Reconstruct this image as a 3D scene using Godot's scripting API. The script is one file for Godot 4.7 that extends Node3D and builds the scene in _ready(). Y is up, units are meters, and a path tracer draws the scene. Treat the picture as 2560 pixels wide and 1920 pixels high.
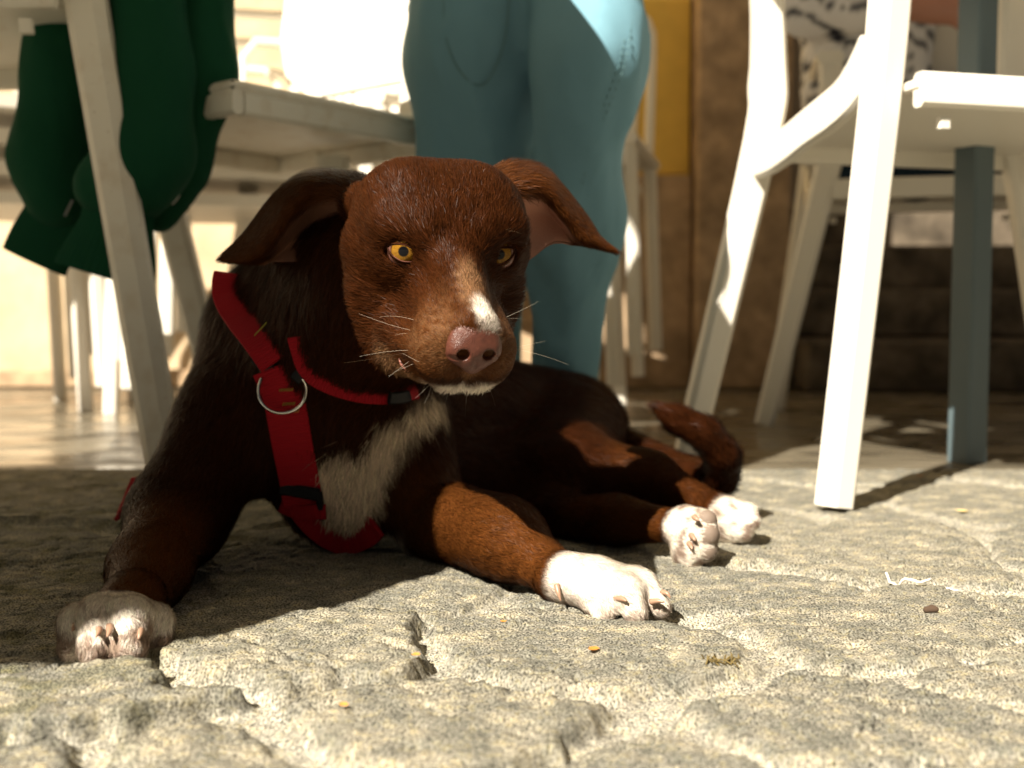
extends Node3D

const SUN_TOWARDS := Vector3(0.6, -1.0, -0.8)
var rng := RandomNumberGenerator.new()
var noise := FastNoiseLite.new()
var fine := FastNoiseLite.new()
var M := {}
var names := {}

func _ready():
	rng.seed = 7
	noise.seed = 11
	noise.noise_type = FastNoiseLite.TYPE_SIMPLEX_SMOOTH
	noise.frequency = 1.0
	noise.fractal_octaves = 3
	fine.seed = 5
	fine.noise_type = FastNoiseLite.TYPE_SIMPLEX_SMOOTH
	fine.frequency = 1.0
	fine.fractal_type = FastNoiseLite.FRACTAL_NONE
	make_camera()
	make_light()
	make_materials()
	make_ground()
	make_wall()
	make_furniture()
	make_people()
	make_sweatshirt()
	make_dog()
	make_harness()
	make_small_things()

func make_camera():
	var cam := Camera3D.new()
	cam.name = "camera"
	add_child(cam)
	cam.position = Vector3(0, 0.2, 0)
	cam.rotation = Vector3(-atan(170.0 / 2745.0), 0, 0)
	cam.fov = rad_to_deg(2.0 * atan(960.0 / 2745.0))
	cam.near = 0.02
	cam.far = 60.0
	var lens := CameraAttributesPhysical.new()
	lens.frustum_focal_length = 50.0
	lens.exposure_aperture = 7.5
	lens.frustum_focus_distance = 0.72
	cam.attributes = lens
	cam.fov = rad_to_deg(2.0 * atan(960.0 / 2745.0))
	cam.current = true

func make_light():
	var e := Environment.new()
	e.background_mode = Environment.BG_SKY
	var sm := ProceduralSkyMaterial.new()
	sm.sky_top_color = Color(0.60, 0.60, 0.59)
	sm.sky_horizon_color = Color(0.82, 0.77, 0.69)
	sm.ground_horizon_color = Color(0.5, 0.46, 0.4)
	sm.ground_bottom_color = Color(0.35, 0.32, 0.28)
	sm.sky_energy_multiplier = 0.30
	var sky := Sky.new()
	sky.sky_material = sm
	e.sky = sky
	e.tonemap_mode = Environment.TONE_MAPPER_LINEAR
	e.tonemap_exposure = 2.75
	e.sdfgi_enabled = true
	e.ssao_enabled = true
	e.ssil_enabled = true
	var we := WorldEnvironment.new()
	we.name = "environment"
	we.environment = e
	add_child(we)
	var sun := DirectionalLight3D.new()
	sun.name = "sun"
	add_child(sun)
	sun.look_at_from_position(Vector3.ZERO, SUN_TOWARDS)
	sun.light_energy = 1.6
	sun.light_color = Color(1.0, 0.96, 0.89)
	sun.light_angular_distance = 0.5
	sun.shadow_enabled = true

# ---------------------------------------------------------------- helpers
func numbered(called: String) -> String:
	if not names.has(called):
		names[called] = 0
		return called
	names[called] += 1
	return "%s_%03d" % [called, names[called]]

func tag(o: Node, label: String, category: String, group := "", kind := ""):
	if label != "":
		o.set_meta("label", label)
	if category != "":
		o.set_meta("category", category)
	if group != "":
		o.set_meta("group", group)
	if kind != "":
		o.set_meta("kind", kind)

func thing(called: String, label: String, category: String, at := Vector3.ZERO, turn := 0.0, group := "") -> Node3D:
	var o := Node3D.new()
	o.name = numbered(called)
	add_child(o)
	o.position = at
	o.rotation.y = turn
	tag(o, label, category, group)
	return o

func part(called: String, mesh: Mesh, mat: Material, parent: Node, at := Vector3.ZERO) -> MeshInstance3D:
	var o := MeshInstance3D.new()
	o.mesh = mesh
	if mat:
		o.material_override = mat
	if parent == self:
		o.name = numbered(called)
		add_child(o)
	else:
		o.name = called
		parent.add_child(o, true)
	o.position = at
	return o

func arrays_mesh(v: PackedVector3Array, n: PackedVector3Array, idx: PackedInt32Array, col = null, uv = null) -> ArrayMesh:
	var a := []
	a.resize(Mesh.ARRAY_MAX)
	a[Mesh.ARRAY_VERTEX] = v
	a[Mesh.ARRAY_NORMAL] = n
	a[Mesh.ARRAY_INDEX] = idx
	if col != null:
		a[Mesh.ARRAY_COLOR] = col
	if uv != null:
		a[Mesh.ARRAY_TEX_UV] = uv
	var m := ArrayMesh.new()
	m.add_surface_from_arrays(Mesh.PRIMITIVE_TRIANGLES, a)
	return m

func smooth_normals(v: PackedVector3Array, idx: PackedInt32Array) -> PackedVector3Array:
	var n := PackedVector3Array()
	n.resize(v.size())
	for t in range(0, idx.size(), 3):
		var a := idx[t]
		var b := idx[t + 1]
		var c := idx[t + 2]
		var f := (v[c] - v[a]).cross(v[b] - v[a])
		n[a] += f
		n[b] += f
		n[c] += f
	for i in n.size():
		n[i] = n[i].normalized()
	return n

func mat(color: Color, rough := 0.6, spec := 0.5) -> StandardMaterial3D:
	var m := StandardMaterial3D.new()
	m.albedo_color = color
	m.roughness = rough
	m.metallic_specular = spec
	return m

func lin(r: float, g: float, b: float) -> Color:
	return Color(r, g, b).linear_to_srgb()

# a grid of points (rows x columns) drawn as a smooth sheet
func sheet(rows: Array, closed := false) -> ArrayMesh:
	var v := PackedVector3Array()
	var idx := PackedInt32Array()
	var uv := PackedVector2Array()
	var nc: int = rows[0].size()
	for r in rows.size():
		for c in nc:
			v.append(rows[r][c])
			uv.append(Vector2(float(c) / (nc - 1), float(r) / (rows.size() - 1)))
	for r in rows.size() - 1:
		for c in (nc if closed else nc - 1):
			var a := r * nc + c
			var b := r * nc + (c + 1) % nc
			idx.append_array([a, b, a + nc, b, b + nc, a + nc])
	return arrays_mesh(v, smooth_normals(v, idx), idx, null, uv)

func catmull(p: Array, t: float):
	var n := p.size() - 1
	var f := clampf(t, 0.0, 1.0) * n
	var i := mini(int(f), n - 1)
	var u := f - i
	var a = p[maxi(i - 1, 0)]
	var b = p[i]
	var c = p[i + 1]
	var d = p[mini(i + 2, n)]
	return (b * 2.0 + (c - a) * u + (a * 2.0 - b * 5.0 + c * 4.0 - d) * u * u + (b * 3.0 - a - c * 3.0 + d) * u * u * u) * 0.5

# a round tube along points; radius is a number or an array of numbers along it
func tube(pts: Array, radius, sides := 8, steps := 0, caps := true) -> ArrayMesh:
	var path := []
	var rad := []
	var count := pts.size() if steps == 0 else steps + 1
	for i in count:
		var t := float(i) / (count - 1)
		path.append(pts[i] if steps == 0 else catmull(pts, t))
		rad.append(radius if radius is float else catmull(radius, t))
	var v := PackedVector3Array()
	var idx := PackedInt32Array()
	var side := Vector3.UP
	for i in count:
		var along: Vector3 = (path[mini(i + 1, count - 1)] - path[maxi(i - 1, 0)]).normalized()
		if i == 0 and absf(along.dot(side)) > 0.9:
			side = Vector3.RIGHT
		side = (side - along * side.dot(along)).normalized()
		var up := along.cross(side)
		for k in sides:
			var an := TAU * k / sides
			v.append(path[i] + (side * cos(an) + up * sin(an)) * rad[i])
	for i in count - 1:
		for k in sides:
			var a := i * sides + k
			var b := i * sides + (k + 1) % sides
			idx.append_array([a, a + sides, b, b, a + sides, b + sides])
	if caps:
		var s := v.size()
		v.append(path[0])
		v.append(path[count - 1])
		for k in sides:
			idx.append_array([s, k, (k + 1) % sides, s + 1, (count - 1) * sides + (k + 1) % sides, (count - 1) * sides + k])
	return arrays_mesh(v, smooth_normals(v, idx), idx)

# the point of a field's surface straight in front of or behind p, lifted a little off it
func settle(f: Field, p: Vector3, lift: float) -> Vector3:
	var z := p.z + 0.12
	while z > p.z - 0.12:
		if f.at(Vector3(p.x, p.y, z)) < lift:
			return Vector3(p.x, p.y, z)
		z -= 0.0015
	return p

func settled(f: Field, pts: Array, lift: float, steps: int) -> Array:
	var out := []
	for i in steps + 1:
		out.append(settle(f, catmull(pts, float(i) / steps), lift))
	return out

# vertex colours keep eight bits: dark coats need them coded with a gamma
func code(c: Color) -> Color:
	return Color(pow(maxf(c.r, 0.0), 0.4545), pow(maxf(c.g, 0.0), 0.4545), pow(maxf(c.b, 0.0), 0.4545))

func coded(cols: PackedColorArray) -> PackedColorArray:
	var out := PackedColorArray()
	for c in cols:
		out.append(code(c))
	return out

func noise_image(kind: int, freq: float, octaves: int, size: int, sd: int) -> ImageTexture:
	var f := FastNoiseLite.new()
	f.seed = sd
	f.noise_type = kind
	f.frequency = freq
	f.fractal_octaves = octaves
	if octaves == 1:
		f.fractal_type = FastNoiseLite.FRACTAL_NONE
	return ImageTexture.create_from_image(f.get_seamless_image(size, size))

func triplanar(m: StandardMaterial3D, scale: float, world := true):
	m.uv1_triplanar = true
	m.uv1_world_triplanar = world
	m.uv1_scale = Vector3.ONE * scale

func make_materials():
	M.skin = mat(Color.WHITE, 0.9, 0.12)
	M.skin.vertex_color_use_as_albedo = true
	M.skin.vertex_color_is_srgb = true
	M.fur = mat(Color.WHITE, 0.40, 0.16)
	M.fur.vertex_color_use_as_albedo = true
	M.fur.vertex_color_is_srgb = true
	M.eye = mat(Color.WHITE, 0.6, 0.0)
	M.eye.vertex_color_use_as_albedo = true
	M.eye.vertex_color_is_srgb = true
	M.eye.clearcoat_enabled = true
	M.eye.clearcoat = 0.35
	M.eye.clearcoat_roughness = 0.02
	M.nose = mat(Color.WHITE, 0.36, 0.42)
	M.nose.vertex_color_use_as_albedo = true
	M.nose.vertex_color_is_srgb = true
	triplanar(M.nose, 70.0)
	M.nose.heightmap_enabled = true
	M.nose.heightmap_texture = noise_image(FastNoiseLite.TYPE_CELLULAR, 0.09, 1, 256, 3)
	M.nose.heightmap_scale = 0.035
	M.whisker = mat(lin(0.7, 0.62, 0.5), 0.4)
	M.whisker_dark = mat(lin(0.10, 0.06, 0.03), 0.4)
	M.lip = mat(lin(0.26, 0.10, 0.075), 0.4)
	make_stone_materials()
	M.resin = mat(lin(0.74, 0.70, 0.62), 0.42, 0.5)
	M.resin_worn = mat(Color.WHITE, 0.5, 0.5)
	M.resin_worn.albedo_texture = worn_texture()
	triplanar(M.resin_worn, 4.0, false)
	M.post = mat(lin(0.085, 0.12, 0.135), 0.4)
	M.teal = cloth(Color(0.14, 0.275, 0.345), 260.0, 0.7)
	M.teal_seam = mat(lin(0.10, 0.20, 0.22), 0.8)
	M.green = cloth(Color(0.007, 0.055, 0.026), 200.0, 0.95)
	M.green.rim_enabled = true
	M.green.rim = 0.35
	M.green.rim_tint = 0.7
	M.navy = cloth(Color(0.012, 0.028, 0.05), 220.0, 0.85)
	M.striped = cloth(Color(1, 1, 1), 240.0, 0.9)
	M.striped.vertex_color_use_as_albedo = true
	M.flesh = mat(lin(0.42, 0.20, 0.14), 0.55)
	M.cord = mat(lin(0.25, 0.25, 0.24), 0.8)
	M.dark = mat(lin(0.03, 0.027, 0.024), 0.8)
	M.inside = mat(lin(0.34, 0.28, 0.21), 0.9)
	M.grey_cloth = cloth(Color(0.25, 0.25, 0.26), 200.0, 0.9)
	M.moss = mat(lin(0.14, 0.10, 0.03), 0.9)
	var pl := speckle(384, 77, 0.5)
	M.plaster = mat(lin(0.70, 0.56, 0.39), 0.9, 0.3)
	M.plaster.albedo_texture = blotch(0.82, 1.0, 5)
	triplanar(M.plaster, 0.9)
	M.yellow = mat(lin(0.80, 0.54, 0.11), 0.6, 0.4)
	M.yellow.albedo_texture = blotch(0.9, 1.0, 8)
	triplanar(M.yellow, 1.1)
	M.stone_brown = mat(lin(0.56, 0.41, 0.27), 0.85, 0.3)
	M.stone_brown.albedo_texture = blotch(0.7, 1.0, 9)
	triplanar(M.stone_brown, 1.6)
	M.stone_dark = mat(lin(0.20, 0.165, 0.125), 0.8, 0.3)
	M.stone_dark.albedo_texture = blotch(0.5, 1.0, 10)
	triplanar(M.stone_dark, 1.2)
	M.canvas = mat(lin(0.55, 0.48, 0.36), 0.95)
	M.canvas.backlight_enabled = true
	M.canvas.backlight = lin(0.30, 0.25, 0.18)
	M.red = webbing()
	M.claw = mat(lin(0.30, 0.18, 0.12), 0.4)
	M.pad = mat(lin(0.17, 0.125, 0.095), 0.75)
	M.pad_pink = mat(lin(0.32, 0.15, 0.10), 0.6)
	M.black_plastic = mat(lin(0.006, 0.006, 0.007), 0.5, 0.3)
	M.steel = mat(lin(0.72, 0.70, 0.66), 0.18)
	M.steel.metallic = 1.0
	M.olive = mat(lin(0.30, 0.28, 0.03), 0.8)

# grainy stone: light and dark mineral specks over a mid tone
func speckle(size: int, sd: int, warm: float) -> Array:
	var a := []
	for k in 3:
		var f := FastNoiseLite.new()
		f.seed = sd + k
		f.noise_type = FastNoiseLite.TYPE_SIMPLEX
		f.frequency = [0.13, 0.05, 0.018][k]
		f.fractal_octaves = [2, 3, 3][k]
		var im := f.get_seamless_image(size, size)
		im.convert(Image.FORMAT_L8)
		a.append(im.get_data())
	var rgb := PackedByteArray()
	rgb.resize(size * size * 3)
	var hgt := PackedByteArray()
	hgt.resize(size * size)
	for i in size * size:
		var n0: float = a[0][i] / 255.0
		var n1: float = a[1][i] / 255.0
		var n2: float = a[2][i] / 255.0
		var l := 0.80 + (n1 - 0.5) * 0.38 + (n2 - 0.5) * 0.22
		if n0 > 0.62:
			l += (n0 - 0.62) * 2.0
		elif n0 < 0.40:
			l -= (0.40 - n0) * 2.5
		var yel := clampf((n2 - 0.55) * 1.5 + (n1 - 0.6) * 1.2, 0.0, 0.3) * warm * 0.5
		rgb[i * 3] = clampi(int(l * 255.0), 0, 255)
		rgb[i * 3 + 1] = clampi(int(l * (1.0 - yel * 0.22) * 255.0), 0, 255)
		rgb[i * 3 + 2] = clampi(int(l * (1.0 - yel * 0.9) * 250.0), 0, 255)
		hgt[i] = clampi(int((n0 * 0.45 + n1 * 0.55) * 255.0), 0, 255)
	return [ImageTexture.create_from_image(Image.create_from_data(size, size, false, Image.FORMAT_RGB8, rgb)), ImageTexture.create_from_image(Image.create_from_data(size, size, false, Image.FORMAT_L8, hgt))]

func make_stone_materials():
	var s := speckle(640, 31, 1.0)
	M.stone = mat(Color(1.12, 1.12, 1.12), 0.82, 0.35)
	M.stone.vertex_color_use_as_albedo = true
	M.stone.albedo_texture = s[0]
	triplanar(M.stone, 5.5)
	M.stone.heightmap_enabled = true
	M.stone.heightmap_texture = s[1]
	M.stone.heightmap_scale = 0.09
	M.mortar = M.stone.duplicate()
	M.mortar.roughness = 0.95
	M.stone_plain = M.stone.duplicate()
	M.stone_plain.vertex_color_use_as_albedo = false
	M.stone_plain.albedo_color = lin(0.33, 0.31, 0.25)
	M.earth = mat(lin(0.22, 0.20, 0.16), 0.95)
	M.grout = mat(lin(0.10, 0.09, 0.07), 0.9)
	# floor tiles with long streaks
	M.tile = []
	for k in 3:
		var f := FastNoiseLite.new()
		f.seed = 60 + k
		f.noise_type = FastNoiseLite.TYPE_SIMPLEX
		f.frequency = 0.02
		f.fractal_octaves = 4
		var im := f.get_seamless_image(64, 512)
		im.resize(512, 512, Image.INTERPOLATE_CUBIC)
		var g := Gradient.new()
		g.set_color(0, lin(0.065, 0.055, 0.038))
		g.set_color(1, lin(0.19, 0.165, 0.12))
		var data := Image.create_empty(512, 512, false, Image.FORMAT_RGB8)
		for y in 512:
			for x in 512:
				data.set_pixel(x, y, g.sample(im.get_pixel(x, y).r))
		var m := mat(Color.WHITE, 0.24, 0.5)
		m.albedo_texture = ImageTexture.create_from_image(data)
		triplanar(m, 1.3)
		m.uv1_scale = Vector3(1.3, 1.3, 2.6)
		m.uv1_offset = Vector3(k * 0.37, k * 0.11, k * 0.21)
		m.roughness_texture = noise_image(FastNoiseLite.TYPE_SIMPLEX, 0.012, 4, 256, 90 + k)
		m.roughness = 0.55
		M.tile.append(m)

func blotch(lo: float, hi: float, sd: int) -> ImageTexture:
	var f := FastNoiseLite.new()
	f.seed = sd
	f.noise_type = FastNoiseLite.TYPE_SIMPLEX
	f.frequency = 0.012
	f.fractal_octaves = 6
	f.fractal_gain = 0.6
	var im := f.get_seamless_image(384, 384)
	var out := Image.create_empty(384, 384, false, Image.FORMAT_RGB8)
	for y in 384:
		for x in 384:
			var k := lerpf(lo, hi, im.get_pixel(x, y).r)
			out.set_pixel(x, y, Color(k, k * 0.99, k * 0.97))
	return ImageTexture.create_from_image(out)

# off-white plastic with scuffs, brown specks and faint stains
func worn_texture() -> ImageTexture:
	var r := RandomNumberGenerator.new()
	r.seed = 8
	var f := FastNoiseLite.new()
	f.seed = 2
	f.frequency = 0.01
	f.fractal_octaves = 5
	var im := f.get_seamless_image(512, 512)
	var base := lin(0.76, 0.71, 0.62)
	var out := Image.create_empty(512, 512, false, Image.FORMAT_RGB8)
	for y in 512:
		for x in 512:
			var k := im.get_pixel(x, y).r
			out.set_pixel(x, y, base.lerp(Color(0.70, 0.62, 0.50), clampf((k - 0.55) * 0.9, 0.0, 0.25)))
	for k in 150:
		var x := r.randi_range(3, 505)
		var y := r.randi_range(3, 505)
		var c := Color(0.40, 0.30, 0.20).lerp(base, r.randf_range(0.1, 0.75))
		var n := r.randi_range(1, 4)
		for a in n:
			out.set_pixel(clampi(x + a, 0, 511), clampi(y + int(a * r.randf_range(-0.6, 0.6)), 0, 511), c)
			if r.randf() < 0.5:
				out.set_pixel(clampi(x + a, 0, 511), clampi(y + 1, 0, 511), c.lerp(base, 0.4))
	return ImageTexture.create_from_image(out)

func cloth(c: Color, threads: float, rough: float) -> StandardMaterial3D:
	var m := mat(c.linear_to_srgb(), rough, 0.25)
	if not M.has("weave"):
		var im := Image.create_empty(64, 64, false, Image.FORMAT_L8)
		for y in 64:
			for x in 64:
				var k := 0.5 + 0.25 * sin(TAU * x / 8.0) * (1.0 if (y / 4) % 2 == 0 else -1.0) + 0.25 * sin(TAU * y / 8.0)
				im.set_pixel(x, y, Color(k, k, k))
		M.weave = ImageTexture.create_from_image(im)
	triplanar(m, threads / 8.0 * 2.0, false)
	m.heightmap_enabled = true
	m.heightmap_texture = M.weave
	m.heightmap_scale = 0.02
	return m

# red nylon webbing with its cross ribs
func webbing() -> StandardMaterial3D:
	var im := Image.create_empty(64, 64, false, Image.FORMAT_L8)
	for y in 64:
		for x in 64:
			var k := 0.5 + 0.35 * sin(TAU * y / 16.0) + 0.15 * sin(TAU * x / 8.0 + (PI if (y / 16) % 2 == 0 else 0.0))
			im.set_pixel(x, y, Color(k, k, k))
	var m := mat(lin(0.30, 0.005, 0.012), 0.75, 0.3)
	m.heightmap_enabled = true
	m.heightmap_texture = ImageTexture.create_from_image(im)
	m.heightmap_scale = 0.06
	m.uv1_scale = Vector3(3, 1, 1)
	return m

# ---------------------------------------------------------------- smooth bodies: distance fields meshed as surface nets
class Field:
	var kind := PackedInt32Array()
	var a := PackedVector3Array()
	var b := PackedVector3Array()
	var ra := PackedFloat32Array()
	var rd := PackedFloat32Array()
	var inv := PackedFloat32Array()
	var flow := PackedVector3Array()
	var hair := PackedFloat32Array()
	var cut := []
	var k := 0.01
	var v := PackedVector3Array()
	var n := PackedVector3Array()
	var idx := PackedInt32Array()

	func bone(p: Vector3, r1: float, q: Vector3, r2: float, length := 0.01, towards = null):
		kind.append(0)
		a.append(p)
		b.append(q - p)
		ra.append(r1)
		rd.append(r2 - r1)
		inv.append(1.0 / maxf((q - p).length_squared(), 1e-9))
		flow.append(((q - p) if towards == null else towards).normalized())
		hair.append(length)

	func ball(p: Vector3, r: Vector3, length := 0.01, towards := Vector3.BACK):
		kind.append(1)
		a.append(p)
		b.append(r)
		ra.append(minf(r.x, minf(r.y, r.z)))
		rd.append(0)
		inv.append(0)
		flow.append(towards.normalized())
		hair.append(length)

	func at(p: Vector3) -> float:
		var s := 0.0
		var ik := 1.0 / k
		for i in kind.size():
			var d: float
			var pa := p - a[i]
			if kind[i] == 0:
				var ba := b[i]
				var t := clampf(pa.dot(ba) * inv[i], 0.0, 1.0)
				d = (pa - ba * t).length() - ra[i] - rd[i] * t
			else:
				var q := pa / b[i]
				var k0 := q.length()
				d = k0 * (k0 - 1.0) / maxf((q / b[i]).length(), 1e-6)
			s += exp(-d * ik)
		var out := 1.0 if s < 1e-30 else -log(s) * k
		for c in cut:  # [kind, a, b, ra, rd, inv, softness]
			var pa: Vector3 = p - c[1]
			var d: float
			if c[0] == 0:
				var t := clampf(pa.dot(c[2]) * c[5], 0.0, 1.0)
				d = (pa - c[2] * t).length() - c[3] - c[4] * t
			else:
				var q: Vector3 = pa / c[2]
				var k0 := q.length()
				d = k0 * (k0 - 1.0) / maxf((q / c[2]).length(), 1e-6)
			var soft: float = c[6]
			var h := clampf(0.5 - 0.5 * (out + d) / soft, 0.0, 1.0)
			out = lerpf(out, -d, h) + soft * h * (1.0 - h)
		return out

	func cut_bone(p: Vector3, r1: float, q: Vector3, r2: float, soft: float):
		cut.append([0, p, q - p, r1, r2 - r1, 1.0 / maxf((q - p).length_squared(), 1e-9), soft])

	func cut_ball(p: Vector3, r: Vector3, soft: float):
		cut.append([1, p, r, 0, 0, 0, soft])

	# hair direction and length there, weighed between the nearest bones
	func lie(p: Vector3) -> Array:
		var f := Vector3.ZERO
		var h := 0.0
		var w := 0.0
		for i in kind.size():
			var d: float
			var pa := p - a[i]
			if kind[i] == 0:
				var t := clampf(pa.dot(b[i]) * inv[i], 0.0, 1.0)
				d = (pa - b[i] * t).length() - ra[i] - rd[i] * t
			else:
				var q := pa / b[i]
				d = (q.length() - 1.0) * ra[i]
			var e := exp(-maxf(d, 0.0) / 0.012)
			f += flow[i] * e
			h += hair[i] * e
			w += e
		return [f / w, h / w]

	func mesh(cell: float, hair_reach := 0.0):
		var lo := Vector3.ONE * 1e9
		var hi := -lo
		for i in kind.size():
			if kind[i] == 0:
				var r := maxf(ra[i], ra[i] + rd[i])
				lo = lo.min(a[i] - Vector3.ONE * r).min(a[i] + b[i] - Vector3.ONE * r)
				hi = hi.max(a[i] + Vector3.ONE * r).max(a[i] + b[i] + Vector3.ONE * r)
			else:
				lo = lo.min(a[i] - b[i])
				hi = hi.max(a[i] + b[i])
		lo -= Vector3.ONE * (k * 2.0 + cell * 2.0)
		hi += Vector3.ONE * (k * 2.0 + cell * 2.0)
		var size := (hi - lo) / cell
		var bx := int(ceil(size.x / 4.0))
		var by := int(ceil(size.y / 4.0))
		var bz := int(ceil(size.z / 4.0))
		var nx := bx * 4 + 1
		var ny := by * 4 + 1
		var nz := bz * 4 + 1
		var g := PackedFloat32Array()
		g.resize(nx * ny * nz)
		g.fill(1e9)
		var cells := PackedInt32Array()
		cells.resize(nx * ny * nz)
		cells.fill(-1)
		var live := []
		var reach := cell * 4.0 * 0.87 * 1.5 + k
		for z in bz:
			for y in by:
				for x in bx:
					if absf(at(lo + Vector3(x * 4 + 2, y * 4 + 2, z * 4 + 2) * cell)) < reach:
						live.append(Vector3i(x * 4, y * 4, z * 4))
		for q in live:
			for z in range(q.z, q.z + 5):
				for y in range(q.y, q.y + 5):
					var row := (z * ny + y) * nx
					for x in range(q.x, q.x + 5):
						if g[row + x] > 1e8:
							g[row + x] = at(lo + Vector3(x, y, z) * cell)
		v = PackedVector3Array()
		idx = PackedInt32Array()
		var off := PackedInt32Array([0, 1, nx, nx + 1, nx * ny, nx * ny + 1, nx * ny + nx, nx * ny + nx + 1])
		var edges := [0, 1, 2, 3, 4, 5, 6, 7, 0, 2, 1, 3, 4, 6, 5, 7, 0, 4, 1, 5, 2, 6, 3, 7]
		var corner := [Vector3(0, 0, 0), Vector3(1, 0, 0), Vector3(0, 1, 0), Vector3(1, 1, 0), Vector3(0, 0, 1), Vector3(1, 0, 1), Vector3(0, 1, 1), Vector3(1, 1, 1)]
		for q in live:
			for z in range(q.z, q.z + 4):
				for y in range(q.y, q.y + 4):
					var row := (z * ny + y) * nx
					for x in range(q.x, q.x + 4):
						var m := 0
						for c in 8:
							if g[row + x + off[c]] < 0.0:
								m |= 1 << c
						if m == 0 or m == 255:
							continue
						var sum := Vector3.ZERO
						var cnt := 0
						for e in 12:
							var c0: int = edges[e * 2]
							var c1: int = edges[e * 2 + 1]
							if ((m >> c0) & 1) != ((m >> c1) & 1):
								var g0 := g[row + x + off[c0]]
								var g1 := g[row + x + off[c1]]
								sum += corner[c0].lerp(corner[c1], g0 / (g0 - g1))
								cnt += 1
						cells[row + x] = v.size()
						v.append(lo + (Vector3(x, y, z) + sum / cnt) * cell)
		for q in live:
			for z in range(q.z, q.z + 4):
				for y in range(q.y, q.y + 4):
					var row := (z * ny + y) * nx
					for x in range(q.x, q.x + 4):
						var i := row + x
						if cells[i] < 0:
							continue
						var inside := g[i] < 0.0
						if y > 0 and z > 0 and inside != (g[i + 1] < 0.0):
							quad(cells[i], cells[i - nx], cells[i - nx - nx * ny], cells[i - nx * ny], inside)
						if x > 0 and z > 0 and inside != (g[i + nx] < 0.0):
							quad(cells[i], cells[i - nx * ny], cells[i - 1 - nx * ny], cells[i - 1], inside)
						if x > 0 and y > 0 and inside != (g[i + nx * ny] < 0.0):
							quad(cells[i], cells[i - 1], cells[i - 1 - nx], cells[i - nx], inside)
		n = PackedVector3Array()
		n.resize(v.size())
		for t in range(0, idx.size(), 3):
			var f := (v[idx[t + 2]] - v[idx[t]]).cross(v[idx[t + 1]] - v[idx[t]])
			n[idx[t]] += f
			n[idx[t + 1]] += f
			n[idx[t + 2]] += f
		for i in n.size():
			n[i] = n[i].normalized()

	func quad(p: int, q: int, r: int, s: int, inside: bool):
		if p < 0 or q < 0 or r < 0 or s < 0:
			return
		if inside:
			idx.append_array([p, r, q, p, s, r])
		else:
			idx.append_array([p, q, r, p, r, s])

# ---------------------------------------------------------------- the dog
var skin_v := PackedVector3Array()
var skin_n := PackedVector3Array()
var skin_i := PackedInt32Array()
var skin_f := PackedVector3Array()
var skin_h := PackedFloat32Array()
var skin_c := PackedColorArray()
var head_x: Transform3D
var head_back: Transform3D
var trunk: Field
const FUR := true

const BROWN := Color(0.0335, 0.0094, 0.0025)
const DARK := Color(0.0240, 0.0068, 0.0019)
const TAN := Color(0.125, 0.042, 0.009)
const PALE := Color(0.24, 0.13, 0.065)
const CREAM := Color(0.68, 0.55, 0.40)
const WHITE := Color(0.76, 0.69, 0.60)
const PINK := Color(0.50, 0.26, 0.19)

func blob(p: Vector3, c: Vector3, r: float, soft: float) -> float:
	return smoothstep(r + soft, r - soft, p.distance_to(c))

func near_line(p: Vector3, a: Vector3, b: Vector3) -> float:
	var ba := b - a
	return (p - a - ba * clampf((p - a).dot(ba) / ba.length_squared(), 0, 1)).length()

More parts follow.
